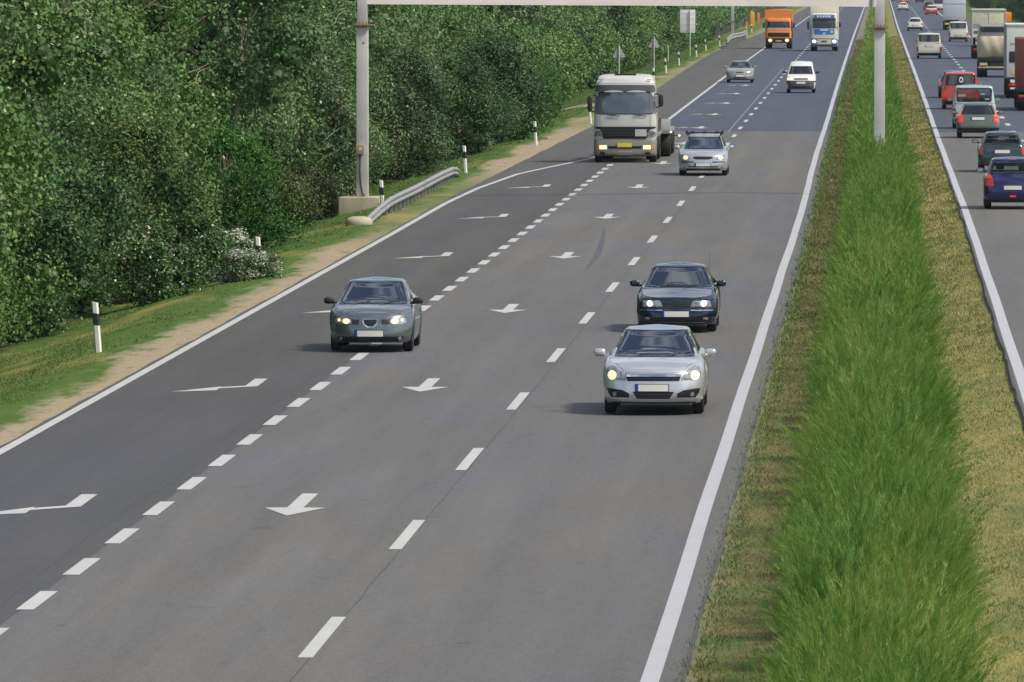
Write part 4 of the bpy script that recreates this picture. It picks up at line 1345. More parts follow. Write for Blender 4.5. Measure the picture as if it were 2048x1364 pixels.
    if hollow:
        cab0, cab1 = yf+P['gh'][0], yf+P['gh'][3]
        m = MB(); m.box(-hw+.2, hw-.2, cab0+.12, cab0+.62, P['gh'][6]-.22, P['gh'][6]-.035, .04); m.build('dashboard', M['trim'], e)
        m = MB(); m.box(-hw+.17, hw-.17, cab0+.3, cab1-.25, .30, .34); m.build('floor', M['trim'], e)
        sy = cab0+1.15
        for s in (-1, 1):
            m = MB(); m.box(s*.36-.24, s*.36+.24, sy-.35, sy+.25, .38, .54, .05); m.box(s*.36-.23, s*.36+.23, sy+.18, sy+.32, .5, 1.10, .05); m.box(s*.36-.12, s*.36+.12, sy+.2, sy+.28, 1.12, 1.27, .03)
            m.build('seat', M['seat'], e)
        m = MB(); m.box(-hw+.25, hw-.25, sy+.95, sy+1.1, .5, 1.08, .05); m.build('rear_seat', M['seat'], e)
        th = 20; m = MB(); c = Vector((.36, sy-.42, .92)); pr = None
        pts = [c+Vector((.18*math.cos(2*math.pi*k/th), -.07*math.sin(2*math.pi*k/th), .165*math.sin(2*math.pi*k/th))) for k in range(th+1)]
        m.path(pts, .014, 6); m.tube(c, c+Vector((0, -.25, -.06)), .03); m.build('steering_wheel', M['trim'], e)
        mw = e.matrix_basis
        for (s, lb, cl) in people:
            q = Matrix.Translation(e.location) @ Matrix.Rotation(e.rotation_euler.z, 4, 'Z') @ Vector((s*.36, sy+.06, .21))
            person(q, e.rotation_euler.z, lb, M[cl], passenger=(s < 0), scale=.97)
    if 'extra' in P: P['extra'](e, P, bvh, paint)
    return e
# ------------------------------------------------------------------ oncoming cars
def sil(l, h): return l
P_ASTRA = dict(L=4.25, hw=.885, fo=.86, wb=2.61, z0=.20, hollow=True, r=.315,
    deck=[(0, .685), (.25, .775), (.6, .87), (1.05, .955), (1.4, .955), (2.2, .94), (3.2, .95), (4.25, .98)],
    crown=.045, bf=.16, rxf=.44, ryf=.46,
    gh=(1.00, 1.95, 3.25, 4.10, .76, .575, .93, 1.435), roofround=.075,
    ws=[(1.375, -.545, .545), (1.2, -.612, .612), (1.0, -.69, .69), (.965, -.70, .70)],
    rw=[(1.33, -.5, .5), (1.02, -.6, .6)],
    sw=[[(1.33, -.25, 1.25), (1.0, -.72, 1.55)]],
    plates=[('F', 0, .468, False)], mirror=(.965, 1.28, 1.02, 'P_'), wiper=.955,
    parts=[
      ('headlight', 'F', 'lens', [(.835, .70, .775), (.785, .60, .80), (.72, .53, .81), (.65, .49, .805), (.60, .475, .75)], dict(mirror=True, off=.008, n=8)),
      ('headlight_bulb', 'F', 'lamp_on', disc_rows(.675, .715, .078), dict(mirror=True, off=.016, n=6, sub=1)),
      ('headlight_bulb', 'F', 'lens', disc_rows(.655, .575, .045), dict(mirror=True, off=.016, n=6, sub=1)),
      ('grille', 'F', 'grille', [(.70, -.49, .49), (.585, -.45, .45)], dict(off=.006, n=16)),
      ('grille_bar', 'F', 'chrome', [(.692, -.47, .47), (.655, -.47, .47)], dict(off=.028, n=16)),
      ('grille_bar', 'F', 'trim', [(.628, -.45, .45), (.616, -.45, .45)], dict(off=.016, n=16)),
      ('air_intake', 'F', 'grille', [(.405, -.36, .36), (.285, -.28, .28)], dict(off=.006, n=12)),
      ('intake_slat', 'F', 'greytrim', [(.36, -.33, .33), (.352, -.33, .33)], dict(off=.012, n=12, sub=1)),
      ('intake_slat', 'F', 'greytrim', [(.32, -.30, .30), (.312, -.30, .30)], dict(off=.012, n=12, sub=1)),
      ('fog_lamp_recess', 'F', 'grille', [(.455, .74, .81), (.43, .53, .80), (.375, .42, .78), (.305, .41, .73)], dict(mirror=True, n=8)),
      ('fog_lamp', 'F', 'lens', disc_rows(.36, .67, .035), dict(mirror=True, off=.012, n=5, sub=1)),
      ('bumper_lip', 'F', 'trim', [(.222, -.74, .74), (.195, -.72, .72)], dict(off=.012, n=18)),
      ('bonnet_seam', 'F', 'trim', [(.868, .655, .663), (.745, .498, .506)], dict(mirror=True, off=.002, n=1, sub=6, thick=.004)),
      ('bonnet_seam', 'F', 'trim', [(.724, -.49, .49), (.717, -.49, .49)], dict(off=.002, n=18, sub=1, thick=.004)),
    ])
P_IBIZA = dict(L=3.95, hw=.850, fo=.80, wb=2.46, z0=.19, hollow=True, r=.30,
    deck=[(0, .655), (.25, .75), (.6, .84), (1.0, .915), (1.4, .93), (2.2, .93), (3.95, .98)],
    crown=.055, bf=.16, rxf=.44, ryf=.46,
    gh=(.92, 1.80, 3.05, 3.80, .735, .565, .90, 1.40), roofround=.075,
    ws=[(1.335, -.54, .54), (1.15, -.61, .61), (.97, -.68, .68), (.93, -.69, .69)],
    rw=[(1.30, -.48, .48), (1.0, -.58, .58)],
    sw=[[(1.29, -.10, 1.15), (.97, -.55, 1.45)]],
    plates=[('F', 0, .375, False)], mirror=(.90, 1.18, .985, 'trim'), wiper=.915, aerial=(0, 1.95, 1.43, .20, .10),
    parts=[
      ('headlight', 'F', 'lens', [(.69, .58, .66), (.665, .44, .71), (.625, .385, .725), (.58, .375, .71), (.55, .43, .60)], dict(mirror=True, off=.008, n=8)),
      ('headlight_bulb', 'F', 'lamp_on', disc_rows(.615, .485, .078, .052), dict(mirror=True, off=.016, n=6, sub=1)),
      ('headlight_bulb', 'F', 'lamp_on', disc_rows(.635, .635, .032), dict(mirror=True, off=.016, n=5, sub=1)),
      ('headlight_surround', 'F', 'trim', [(.648, .22, .37), (.555, .235, .37)], dict(mirror=True, off=.005, n=5)),
      ('grille_ring', 'F', 'chrome', [(.665, -.13, .13), (.64, -.165, .165), (.56, -.145, .145), (.495, -.07, .07)], dict(off=.014, n=10)),
      ('grille', 'F', 'grille', [(.645, -.115, .115), (.625, -.135, .135), (.565, -.115, .115), (.515, -.05, .05)], dict(off=.024, n=10)),
      ('air_intake', 'F', 'grille', [(.315, -.66, .66), (.29, -.67, .67), (.215, -.57, .57)], dict(off=.006, n=18)),
      ('fog_lamp', 'F', 'lens', disc_rows(.275, .59, .036), dict(mirror=True, off=.014, n=5, sub=1)),
      ('bumper_lip', 'F', 'chrome', [(.208, -.57, .57), (.195, -.55, .55)], dict(off=.012, n=16, sub=1)),
      ('bonnet_crease_shade', 'F', 'trim', [(.77, .30, .308), (.67, .22, .226)], dict(mirror=True, off=.002, n=1, sub=6, thick=.003)),  # dark strips paint the shade along the bonnet creases
      ('bonnet_seam', 'F', 'trim', [(.80, .60, .608), (.70, .545, .553)], dict(mirror=True, off=.002, n=1, sub=6, thick=.004)),
    ])
P_VECTRA = dict(L=4.35, hw=.855, fo=.92, wb=2.60, z0=.17, hollow=True, r=.30,
    deck=[(0, .64), (.2, .70), (.6, .79), (1.1, .895), (1.5, .915), (2.4, .92), (3.4, .93), (4.35, .90)],
    crown=.04, bf=.09, rxf=.36, ryf=.36,
    gh=(1.10, 1.90, 3.10, 3.75, .755, .58, .885, 1.375), roofround=.085,
    ws=[(1.305, -.55, .55), (1.15, -.615, .615), (.96, -.70, .70), (.92, -.71, .71)],
    rw=[(1.28, -.5, .5), (.98, -.6, .6)],
    sw=[[(1.28, -.15, 1.15), (.96, -.55, 1.40)]],
    plates=[('F', 0, .39, False)], mirror=(.92, 1.33, .985, 'P_'), wiper=.905, aerial=(.62, 3.7, .93, .62, .25),
    parts=[
      ('headlight', 'F', 'lens', [(.665, .36, .70), (.62, .32, .72), (.545, .295, .73)], dict(mirror=True, off=.008, n=8)),
      ('headlight_bulb', 'F', 'lamp_white', disc_rows(.605, .565, .062), dict(mirror=True, off=.016, n=6, sub=1)),
      ('headlight_bulb', 'F', 'lens', disc_rows(.605, .43, .045), dict(mirror=True, off=.016, n=6, sub=1)),
      ('grille', 'F', 'grille', [(.645, -.33, .33), (.55, -.28, .28)], dict(off=.008, n=10)),
      ('bumper_trim', 'F', 'trim', [(.525, -.80, .80), (.505, -.80, .80)], dict(off=.008, n=20, sub=1)),
      ('bumper_trim', 'F', 'chrome', [(.478, .30, .80), (.462, .30, .80)], dict(mirror=True, off=.010, n=10, sub=1)),
      ('air_intake', 'F', 'grille', [(.315, -.55, .55), (.25, -.52, .52)], dict(off=.006, n=12)),
      ('bumper_lip', 'F', 'chrome', [(.222, -.60, .60), (.212, -.60, .60)], dict(off=.010, n=14, sub=1)),
      ('fog_lamp', 'F', 'lens', [(.325, .56, .66), (.28, .56, .66)], dict(mirror=True, off=.012, n=4, sub=1)),
    ])
def rack(e, P, bvh, paint):
    yf = -P['L']/2; m = MB()
    for s in (-1, 1):
        m.tube((s*.60, yf+2.1, 1.475), (s*.60, yf+4.3, 1.47), .018)
        for yy in (2.1, 3.2, 4.3): m.tube((s*.60, yf+yy, 1.39), (s*.60, yf+yy, 1.48), .020)
    m.build('roof_rail', M['trim'], e)
    for yy in (2.35, 3.6):
        m = MB(); m.tube((-.66, yf+yy, 1.495), (.66, yf+yy, 1.495), .014)
        for s in (-.45, 0, .45): m.box(s-.06, s+.06, yf+yy-.10, yf+yy+.10, 1.495, 1.54, .01)
        for s in (-1, 1): m.box(s*.66-.025, s*.66+.025, yf+yy-.05, yf+yy+.05, 1.45, 1.57, .01)
        m.build('rack_bar', M['trim'], e)
P_MONDEO = dict(L=4.80, hw=.905, fo=.92, wb=2.75, z0=.19, hollow=True, r=.315,
    deck=[(0, .675), (.25, .77), (.6, .855), (1.1, .94), (1.5, .94), (2.4, .94), (4.8, 1.0)],
    crown=.05, bf=.17, rxf=.44, ryf=.46,
    gh=(1.05, 2.0, 4.45, 4.75, .78, .61, .91, 1.45), roofround=.07,
    ws=[(1.37, -.585, .585), (1.2, -.645, .645), (1.0, -.715, .715), (.945, -.73, .73)],
    rw=[(1.35, -.5, .5), (1.0, -.6, .6)],
    sw=[[(1.33, -.2, 2.0), (1.0, -.6, 2.15)]],
    plates=[('F', 0, .40, False)], mirror=(.985, 1.32, 1.0, 'P_'), wiper=.93,
    parts=[
      ('headlight', 'F', 'lens', [(.752, .60, .76), (.70, .50, .79), (.62, .46, .79), (.56, .49, .77)], dict(mirror=True, off=.008, n=8)),
      ('headlight_bulb', 'F', 'lamp_on', disc_rows(.65, .64, .095, .075), dict(mirror=True, off=.016, n=6, sub=1)),
      ('grille', 'F', 'grille', [(.695, -.30, .30), (.675, -.36, .36), (.64, -.36, .36), (.60, -.28, .28), (.59, -.20, .20)], dict(off=.008, n=12)),
      ('bumper_trim', 'F', 'trim', [(.515, .34, .79), (.475, .34, .79)], dict(mirror=True, off=.010, n=8, sub=1)),
      ('air_intake', 'F', 'grille', [(.345, -.54, .54), (.31, -.54, .54)], dict(off=.006, n=14, sub=1)),
      ('air_intake', 'F', 'grille', [(.265, -.6, .6), (.205, -.62, .62)], dict(off=.006, n=14)),
      ('fog_lamp', 'F', 'lens', disc_rows(.30, .69, .045), dict(mirror=True, off=.012, n=5, sub=1)),
    ], extra=rack)
PT = {}
PT['silver'] = carpaint('silver', (.64, .64, .66), .62, .28)
PT['teal'] = carpaint('grey_green', (.170, .198, .202), .62, .24)
PT['navy'] = carpaint('blue_green', (.008, .024, .050), .5, .15)
PT['silver2'] = carpaint('silver_blue', (.58, .59, .61), .62, .28)
PT['beige'] = carpaint('silver_beige', (.42, .40, .36), .6, .32)
PT['white'] = carpaint('white', (.74, .72, .70), 0, .4, .5)
PT['cream'] = carpaint('cream_white', (.64, .62, .54), 0, .4, .5)
PT['blue'] = carpaint('dark_blue', (.014, .016, .105), .35, .2)
PT['green'] = carpaint('dark_green', (.025, .055, .055), .3, .3)
PT['pewter'] = carpaint('pewter', (.165, .18, .155), .5, .32)
PT['pale'] = carpaint('pale_blue', (.42, .50, .52), .2, .35)
PT['red'] = carpaint('red', (.52, .055, .022), 0, .35)
PT['darkred'] = carpaint('dark_red', (.15, .02, .02), .2, .35)
PT['black'] = carpaint('black', (.03, .035, .04), .2, .3)
def setp(P, **kw):
    Q = dict(P); Q.update(kw); return Q
def body_mirror(P):                                     # mirrors in body colour
    return P
_car = car
def car(P, name, label, cat, paint, *a, **k):
    if 'mirror' in P and P['mirror'][3] == 'P_': P = setp(P, mirror=P['mirror'][:3]+('mm',))
    return _car(P, name, label, cat, paint, *a, **k)
# ('mm' = mirror in the car's own paint)
car(P_ASTRA, 'car', 'silver hatchback with lit headlights, nearest of all the vehicles', 'car', PT['silver'], 1309, 827,
    people=[(1, 'driver barely visible behind the windscreen of the nearest silver hatchback', 'cloth_d')])
car(P_IBIZA, 'car', 'grey green hatchback with black door mirrors, alone on the left lane line', 'car', PT['teal'], 745, 702.5,
    people=[(1, 'driver in dark clothes at the wheel of the grey green hatchback', 'cloth_d'), (-1, 'passenger in light clothes beside the driver of the grey green hatchback', 'cloth_l')])
car(P_VECTRA, 'car', 'dark blue green saloon following right behind the nearest silver hatchback', 'car', PT['navy'], 1355, 663,
    people=[(1, 'driver of the dark blue green saloon', 'cloth_d')])
car(P_MONDEO, 'car', 'silver estate car with black roof rack beside the grey lorry', 'car', PT['silver2'], 1407, 351,
    people=[(1, 'driver of the silver estate car with the roof rack', 'cloth_d')])
P_OLD = setp(P_MONDEO, L=4.5, hw=.88, hollow=False, mirror=(.95, 1.3, 1.0, 'P_'), extra=None, wiper=.96,
    gh=(1.05, 1.95, 3.2, 3.95, .77, .59, .90, 1.38), ws=[(1.315, -.56, .56), (1.15, -.625, .625), (.99, -.695, .695), (.945, -.715, .715)],
    rw=[(1.26, -.48, .48), (1.0, -.58, .58)], sw=[[(1.26, -.1, 1.3), (.98, -.5, 1.5)]],
    deck=[(0, .62), (.2, .72), (.6, .83), (1.1, .93), (1.5, .94), (2.4, .94), (3.4, .95), (4.5, .95)],
    parts=[('headlight', 'F', 'lens', [(.66, .42, .72), (.60, .38, .76), (.54, .40, .75)], dict(mirror=True, n=6)),
           ('grille', 'F', 'grille', [(.69, -.2, .2), (.67, -.27, .27), (.63, -.2, .2)], dict(n=8)),
           ('air_intake', 'F', 'grille', [(.36, -.45, .45), (.30, -.40, .40)], dict(n=8)),
           ('bumper_lip', 'F', 'trim', [(.25, -.6, .6), (.2, -.55, .55)], dict(n=8))], plates=[('F', 0, .44, False)])
P_OLD.pop('extra')
car(P_OLD, 'car', 'silver beige saloon without lights, on the exit side lane behind the grey lorry', 'car', PT['beige'], 1480, 165.5)
P_VAN = dict(L=4.1, hw=.87, fo=.78, wb=2.7, z0=.22, r=.31,
    deck=[(0, .72), (.15, .85), (.45, .97), (.9, 1.08), (1.3, 1.08), (4.1, 1.10)], crown=.03, bf=.12, rxf=.36, ryf=.38, br=.02, rxr=.12, ryr=.12,
    gh=(.80, 1.45, 3.95, 4.07, .80, .66, 1.05, 1.84), roofround=.10, gbf=.10, grx=.14,
    ws=[(1.56, -.60, .60), (1.35, -.66, .66), (1.10, -.72, .72)], rw=[(1.62, -.58, .58), (1.2, -.68, .68)],
    sw=[[(1.55, -.6, .25), (1.15, -.85, .25)]],
    plates=[('F', 0, .60, False)], mirror=(1.0, .95, 1.20, 'trim'), wiper=1.12,
    parts=[('headlight', 'F', 'lamp_on', [(.88, .50, .80), (.82, .44, .83), (.74, .46, .83)], dict(mirror=True, n=6)),
           ('grille', 'F', 'grille', [(.86, -.42, .42), (.78, -.40, .40)], dict(n=8)),
           ('bumper', 'F', 'greytrim', [(.72, -.86, .86), (.40, -.87, .87), (.25, -.84, .84)], dict(n=18, off=.02)),
           ('air_intake', 'F', 'grille', [(.40, -.5, .5), (.32, -.5, .5)], dict(n=8, off=.035))])
car(P_VAN, 'van', 'white delivery van coming towards the camera in front of the blue and white lorry', 'van', PT['white'], 1602, 186)
far1 = setp(P_OLD, hollow=False)
car(far1, 'car', 'dark car just emerging below the gantry beam, farthest of the oncoming ones', 'car', PT['black'], 1711, 15)

# ------------------------------------------------------------------ cars driving away on the right
def rearP(L=3.8, hw=.845, ht=1.45, belt=.95, kind='hatch', fo=.75, wb=2.4, r=.29, lamps='square', lampm='red_lens', bump='trim', plate=.62, rwin=None, rear_w=.55, parts=(), mirror='trim', z0=.22, gt=None):
    Pp = dict(L=L, hw=hw, fo=fo, wb=wb, z0=z0, r=r,
        deck=[(0, .62), (.25, .75), (.9, belt-.03), (1.3, belt), (L*.6, belt), (L, belt-.01 if kind != 'sedan' else belt)],
        crown=.03, bf=.12, rxf=.36, ryf=.38, br=.05, rxr=.16, ryr=.18,
        tail=[(0, .10), (.15, .02), (.35, 0), (.55, .015), (.8, .05), (1, .09)], plates=[('R', 0, plate, False)], mirror=(hw+.09, 1.25, belt+.08, mirror), darkrim=True)
    wt = gt or rear_w
    if kind == 'hatch': Pp['gh'] = (.95, 1.7, L-.62, L-.10, hw-.09, wt, belt-.04, ht)
    elif kind == 'van': Pp['gh'] = (.75, 1.3, L-.20, L-.06, hw-.05, wt, belt-.04, ht)
    elif kind == 'sedan': Pp['gh'] = (.95, 1.7, L-1.35, L-.72, hw-.09, wt, belt-.04, ht)
    Pp['roofround'] = .08
    zt = ht-.12
    Pp['ws'] = [(zt, -wt*.95, wt*.95), (belt+.03, -(hw-.16), hw-.16)]
    Pp['rw'] = rwin or [(zt, -wt*.90, wt*.90), (zt-.1, -wt*.97, wt*.97), (belt+.06, -(hw-.20), hw-.20), (belt+.03, -(hw-.24), hw-.24)]
    Pp['sw'] = [[(zt-.02, -L/2+1.75, L/2-.85), (belt+.04, -L/2+1.3, L/2-.55)]]
    pp = []
    if lamps == 'square': pp.append(('tail_lamp', 'R', lampm, [(belt-.06, hw-.17, hw-.02), (belt-.32, hw-.16, hw-.01)], dict(mirror=True, n=5, off=.012)))
    if lamps == 'tall': pp += [('tail_lamp', 'R', 'red_on', [(ht-.18, hw-.26, hw-.17), (belt+.02, hw-.19, hw-.08), (belt-.05, hw-.26, hw-.05), (belt-.30, hw-.24, hw-.04)], dict(mirror=True, n=5, off=.016)),
                               ('reversing_lamp', 'R', 'lens', [(ht-.26, hw-.235, hw-.17), (belt+.05, hw-.19, hw-.11)], dict(mirror=True, n=3, off=.024)),
                               ('reversing_lamp', 'R', 'lens', [(belt-.17, hw-.20, hw-.06), (belt-.21, hw-.20, hw-.06)], dict(mirror=True, n=3, off=.024))]
    if lamps == 'low': pp.append(('tail_lamp', 'R', lampm, [(.86, hw-.16, hw-.01), (.50, hw-.14, hw-.0)], dict(mirror=True, n=4, off=.012)))
    if lamps == 'swift': pp += [('tail_lamp', 'R', 'red_lens', [(belt+.01, hw-.20, hw-.06), (belt-.10, hw-.26, hw-.03), (belt-.30, hw-.30, hw-.03), (belt-.33, hw-.28, hw-.06)], dict(mirror=True, n=6, off=.014)),
                                ('tail_lamp_lens', 'R', 'red_on', [(belt-.02, hw-.20, hw-.08), (belt-.10, hw-.24, hw-.08)], dict(mirror=True, n=4, off=.022, sub=1))]
    if bump: pp.append(('bumper', 'R', bump, [(.42, -(hw-.02), hw-.02), (.24, -(hw-.04), hw-.04)], dict(n=18, off=.02)))
    pp.append(('wiper', 'R', 'trim', [(belt+.09, -.04, .28), (belt+.075, -.04, .28)], dict(n=6, off=.02, sub=1)))
    Pp['parts'] = pp+list(parts)
    return Pp
ZR = RZ+.004
G2 = 'vehicles driving away on the far carriageway'
swift = rearP(L=3.7, hw=.85, ht=1.49, belt=1.0, lamps='swift', plate=.62, rear_w=.60, bump=None, mirror='P_', gt=.62, z0=.20,
    parts=[('high_brake_lamp', 'R', 'red_lens', [(1.435, -.10, .10), (1.415, -.10, .10)], dict(n=3, off=.02, sub=1)),
           ('rear_fog_lamp', 'R', 'red_on', [(.40, -.10, .10), (.35, -.08, .08)], dict(n=3, off=.02, sub=1)),
           ('bumper_seam', 'R', 'trim', [(.76, -.82, .82), (.74, -.82, .82)], dict(n=16, off=.004, sub=1)),
           ('number_plate_recess', 'R', 'paint', [(.74, -.36, .36), (.53, -.34, .34)], dict(n=8, off=.006)),
           ('bumper_lip', 'R', 'trim', [(.27, -.7, .7), (.20, -.66, .66)], dict(n=12, off=.01))])
swift['hollow'] = True
car(swift, 'car', 'dark blue hatchback cut by the right edge of the picture, nearest on the far carriageway', 'car', PT['blue'], 2025, 418, 'R', z=ZR)
car(setp(rearP(L=3.9, hw=.83, ht=1.38, belt=.92, lamps='square', plate=.70, bump='greytrim', rear_w=.58, parts=[
        ('spoiler', 'R', 'pale_', [(0, 0, 0), (0, 0, 0)], {})][:0]), hollow=True), 'car', 'dark green hatchback with worn silver badge, right ahead of the dark blue one', 'car', PT['green'], 2004, 344, 'R', z=ZR)
car(rearP(L=3.9, hw=.88, ht=1.44, belt=.93, lamps='tall', plate=.79, bump='trim', rear_w=.58, gt=.60), 'car', 'pewter grey hatchback with tall red tail lamps glowing beside its rear window', 'car', PT['pewter'], 1956, 276, 'R', z=ZR)
car(setp(rearP(L=4.1, hw=.95, ht=1.86, belt=1.12, kind='van', lamps='low', plate=.55, rear_w=.78, gt=.80, bump='greytrim', mirror='lens'), hollow=True), 'van', 'pale blue van with wide rear window between the red one and the pewter hatchback', 'van', PT['pale'], 1948, 257, 'R', z=ZR)
car(rearP(L=4.1, hw=.92, ht=1.80, belt=1.12, kind='van', lamps='low', lampm='red_on', plate=.66, rear_w=.72, gt=.74, bump='red_lens' if 0 else 'trim', mirror='lens', parts=[
        ('window_sticker', 'R', 'sign_white', disc_rows(1.42, -.02, .10, .14), dict(n=5, off=.02, sub=1)),
        ('window_sticker', 'R', 'frit', disc_rows(1.42, -.02, .05, .08), dict(n=5, off=.03, sub=1))]), 'van', 'red boxy van with a round white sticker in its rear window', 'van', PT['red'], 1921, 218, 'R', z=ZR)
car(rearP(L=4.2, hw=.85, ht=1.42, belt=.93, lamps='square', lampm='red_on', plate=.6, mirror='lens'), 'car', 'dark car with white pillar mostly hidden in front of the red boxy van', 'car', PT['black'], 1908, 195.5, 'R', z=ZR)
P_T4 = rearP(L=4.7, hw=.95, ht=1.90, belt=1.22, kind='van', lamps='low', plate=.93, rear_w=.80, gt=.80, bump='trim', mirror='trim', fo=.9, wb=2.9, r=.32,
    parts=[('air_vent', 'R', 'amber_lens', [(1.16, .58, .84), (1.10, .58, .84)], dict(mirror=True, n=4, off=.01, sub=1))])
car(P_T4, 'van', 'cream white minibus alone in the left lane of the far carriageway', 'van', PT['cream'], 1858, 117, 'R', z=ZR)
car(rearP(L=4.5, hw=.90, ht=1.85, belt=1.18, kind='van', lamps='low', plate=.6, rear_w=.78, gt=.78, bump='trim', mirror='trim'), 'van', 'cream minivan behind the tail of the white box lorry', 'van', PT['cream'], 1916.5, 83.5, 'R', z=ZR)
car(rearP(L=4.1, hw=.86, ht=1.45, belt=.95, lamps='square', plate=.62, bump='trim', mirror='lens'), 'car', 'white hatchback ahead of the cream white minibus', 'car', PT['white'], 1830, 62, 'R', z=ZR)
car(rearP(L=4.4, hw=.87, ht=1.38, belt=.93, kind='sedan', lamps='square', plate=.62, bump='trim'), 'car', 'small distant white saloon in the left lane of the far carriageway', 'car', PT['white'], 1806, 22, 'R', z=ZR)
car(rearP(L=4.4, hw=.87, ht=1.42, belt=.93, kind='sedan', lamps='square', bump='trim'), 'car', 'red car right in front of the small distant white saloon', 'car', PT['red'], 1807, 8, 'R', z=ZR)
def painted_reflections(e, P, bvh, paint):  # white patches that paint reflections onto the red rear
    patch(bvh, 'roof_reflection', [(1.42, -.56, .56), (1.30, -.62, .62)], PT['white'], e, 'R', off=.02, n=10)
    patch(bvh, 'tailgate_reflection', [(1.02, -.80, .80), (.84, -.83, .83)], PT['white'], e, 'R', off=.008, n=12)
car(setp(rearP(L=4.0, hw=.88, ht=1.5, belt=.98, lamps='square', plate=.75, bump=None, mirror='lens'), extra=painted_reflections), 'car', 'distant red hatchback with white reflections painted on its upper half, left of the white box lorry', 'car', PT['red'], 1863, 30.5, 'R', z=ZR)
car(rearP(L=4.2, hw=.86, ht=1.42, belt=.93, lamps='square', bump='trim'), 'car', 'dark car peeping out left of the distant red hatchback', 'car', PT['black'], 1857.5, 21, 'R', z=ZR)
car(rearP(L=4.2, hw=.86, ht=1.42, belt=.93, lamps='square', bump='trim'), 'car', 'dark red car at the very top of the far carriageway in the middle lane', 'car', PT['darkred'], 1840, 5.5, 'R', z=ZR)
car(rearP(L=4.2, hw=.90, ht=1.9, belt=1.1, kind='van', lamps='low', bump='trim', gt=.75), 'van', 'white van half hidden right of the distant red hatchback', 'van', PT['white'], 1877, 22, 'R', z=ZR)
car(rearP(L=4.2, hw=.86, ht=1.42, belt=.93, lamps='square', bump='trim'), 'car', 'dark car at the very top beside the median on the far carriageway', 'car', PT['black'], 1793, 2.5, 'R', z=ZR)

# ------------------------------------------------------------------ lorries
def cab(e, yf, yr, hw, z0, z1, paint, rx=.22, top=.9, rr=.22, lean=.10, bow=.12):
    loops = []
    for z, ins, yo in [(z0, .02, .03), (z0+.15, 0, 0), (z0+(z1-z0)*.3, 0, .0), (z0+(z1-z0)*.5, .01, lean*.3), (z0+(z1-z0)*.7, .04, lean*.7), (z1-rr, .07, lean)]:
        loops.append([(x, y, z) for x, y in rrloop(yf+yo, yr, hw-ins, rx, .16, .08, .08, 16, 6, 16, bow, .0)])
    for k in range(1, 6):
        a = math.pi/2*k/5; q = rr*(1-math.cos(a))
        loops.append([(x, y, z1-rr+rr*math.sin(a)) for x, y in rrloop(yf+lean+q*1.2, yr-q*.2, hw-.07-q, rx, .16, .08, .08, 16, 6, 16, bow, .0)])
    vs, fs = close_loops(loops); n = len(loops[0])
    ls = loops[-1]; b = len(vs)
    ym = (ls[0][1]+ls[15][1])/2
    lp = [(x*.1, ym+(y-ym)*.1, z+.02) for x, y, z in ls]; vs += lp
    for i in range(n): fs.append((b-n+i, b-n+(i+1) % n, b+(i+1) % n, b+i))
    fs.append(tuple(range(b, b+n))); fs.append(tuple(range(n-1, -1, -1)))
    m = MB(); m.add(vs, fs); o = m.build('cab', paint, e, 35)
    return mk_bvh([(vs, fs)]), o
PT['cabsilver'] = carpaint('lorry_silver', (.60, .60, .57), .12, .35, .5)
PT['cabgrey'] = carpaint('lorry_grey', (.215, .21, .185), .1, .5, .2)
PT['visor'] = carpaint('visor_grey', (.10, .095, .105), .1, .3, .4)
PT['lorryorange'] = carpaint('lorry_orange', (.88, .26, .045), 0, .4, .5)
PT['lorrycream'] = carpaint('lorry_cream', (.68, .65, .52), 0, .4, .4)
PT['lorryblue'] = carpaint('lorry_blue', (.02, .14, .50), 0, .35, .5)
PT['rusty'] = pm('frame_rust', (.14, .10, .08), .9, var=.4, vscale=3)

def lorry_mirror(e, x, y, z0, z1, hw, name='mirror'):
    s = 1 if x > 0 else -1
    m = MB(); m.ell((x, y, (z0+z1)/2), (.10, .09, (z1-z0)/2), 12, 8, .5)
    m.path([(s*hw, y+.15, z1+.02), (x, y+.02, z1-.03)], .022); m.path([(s*hw, y+.15, z0-.05), (x, y+.02, z0+.03)], .022)
    return m.build(name, M['trim'], e, 50)

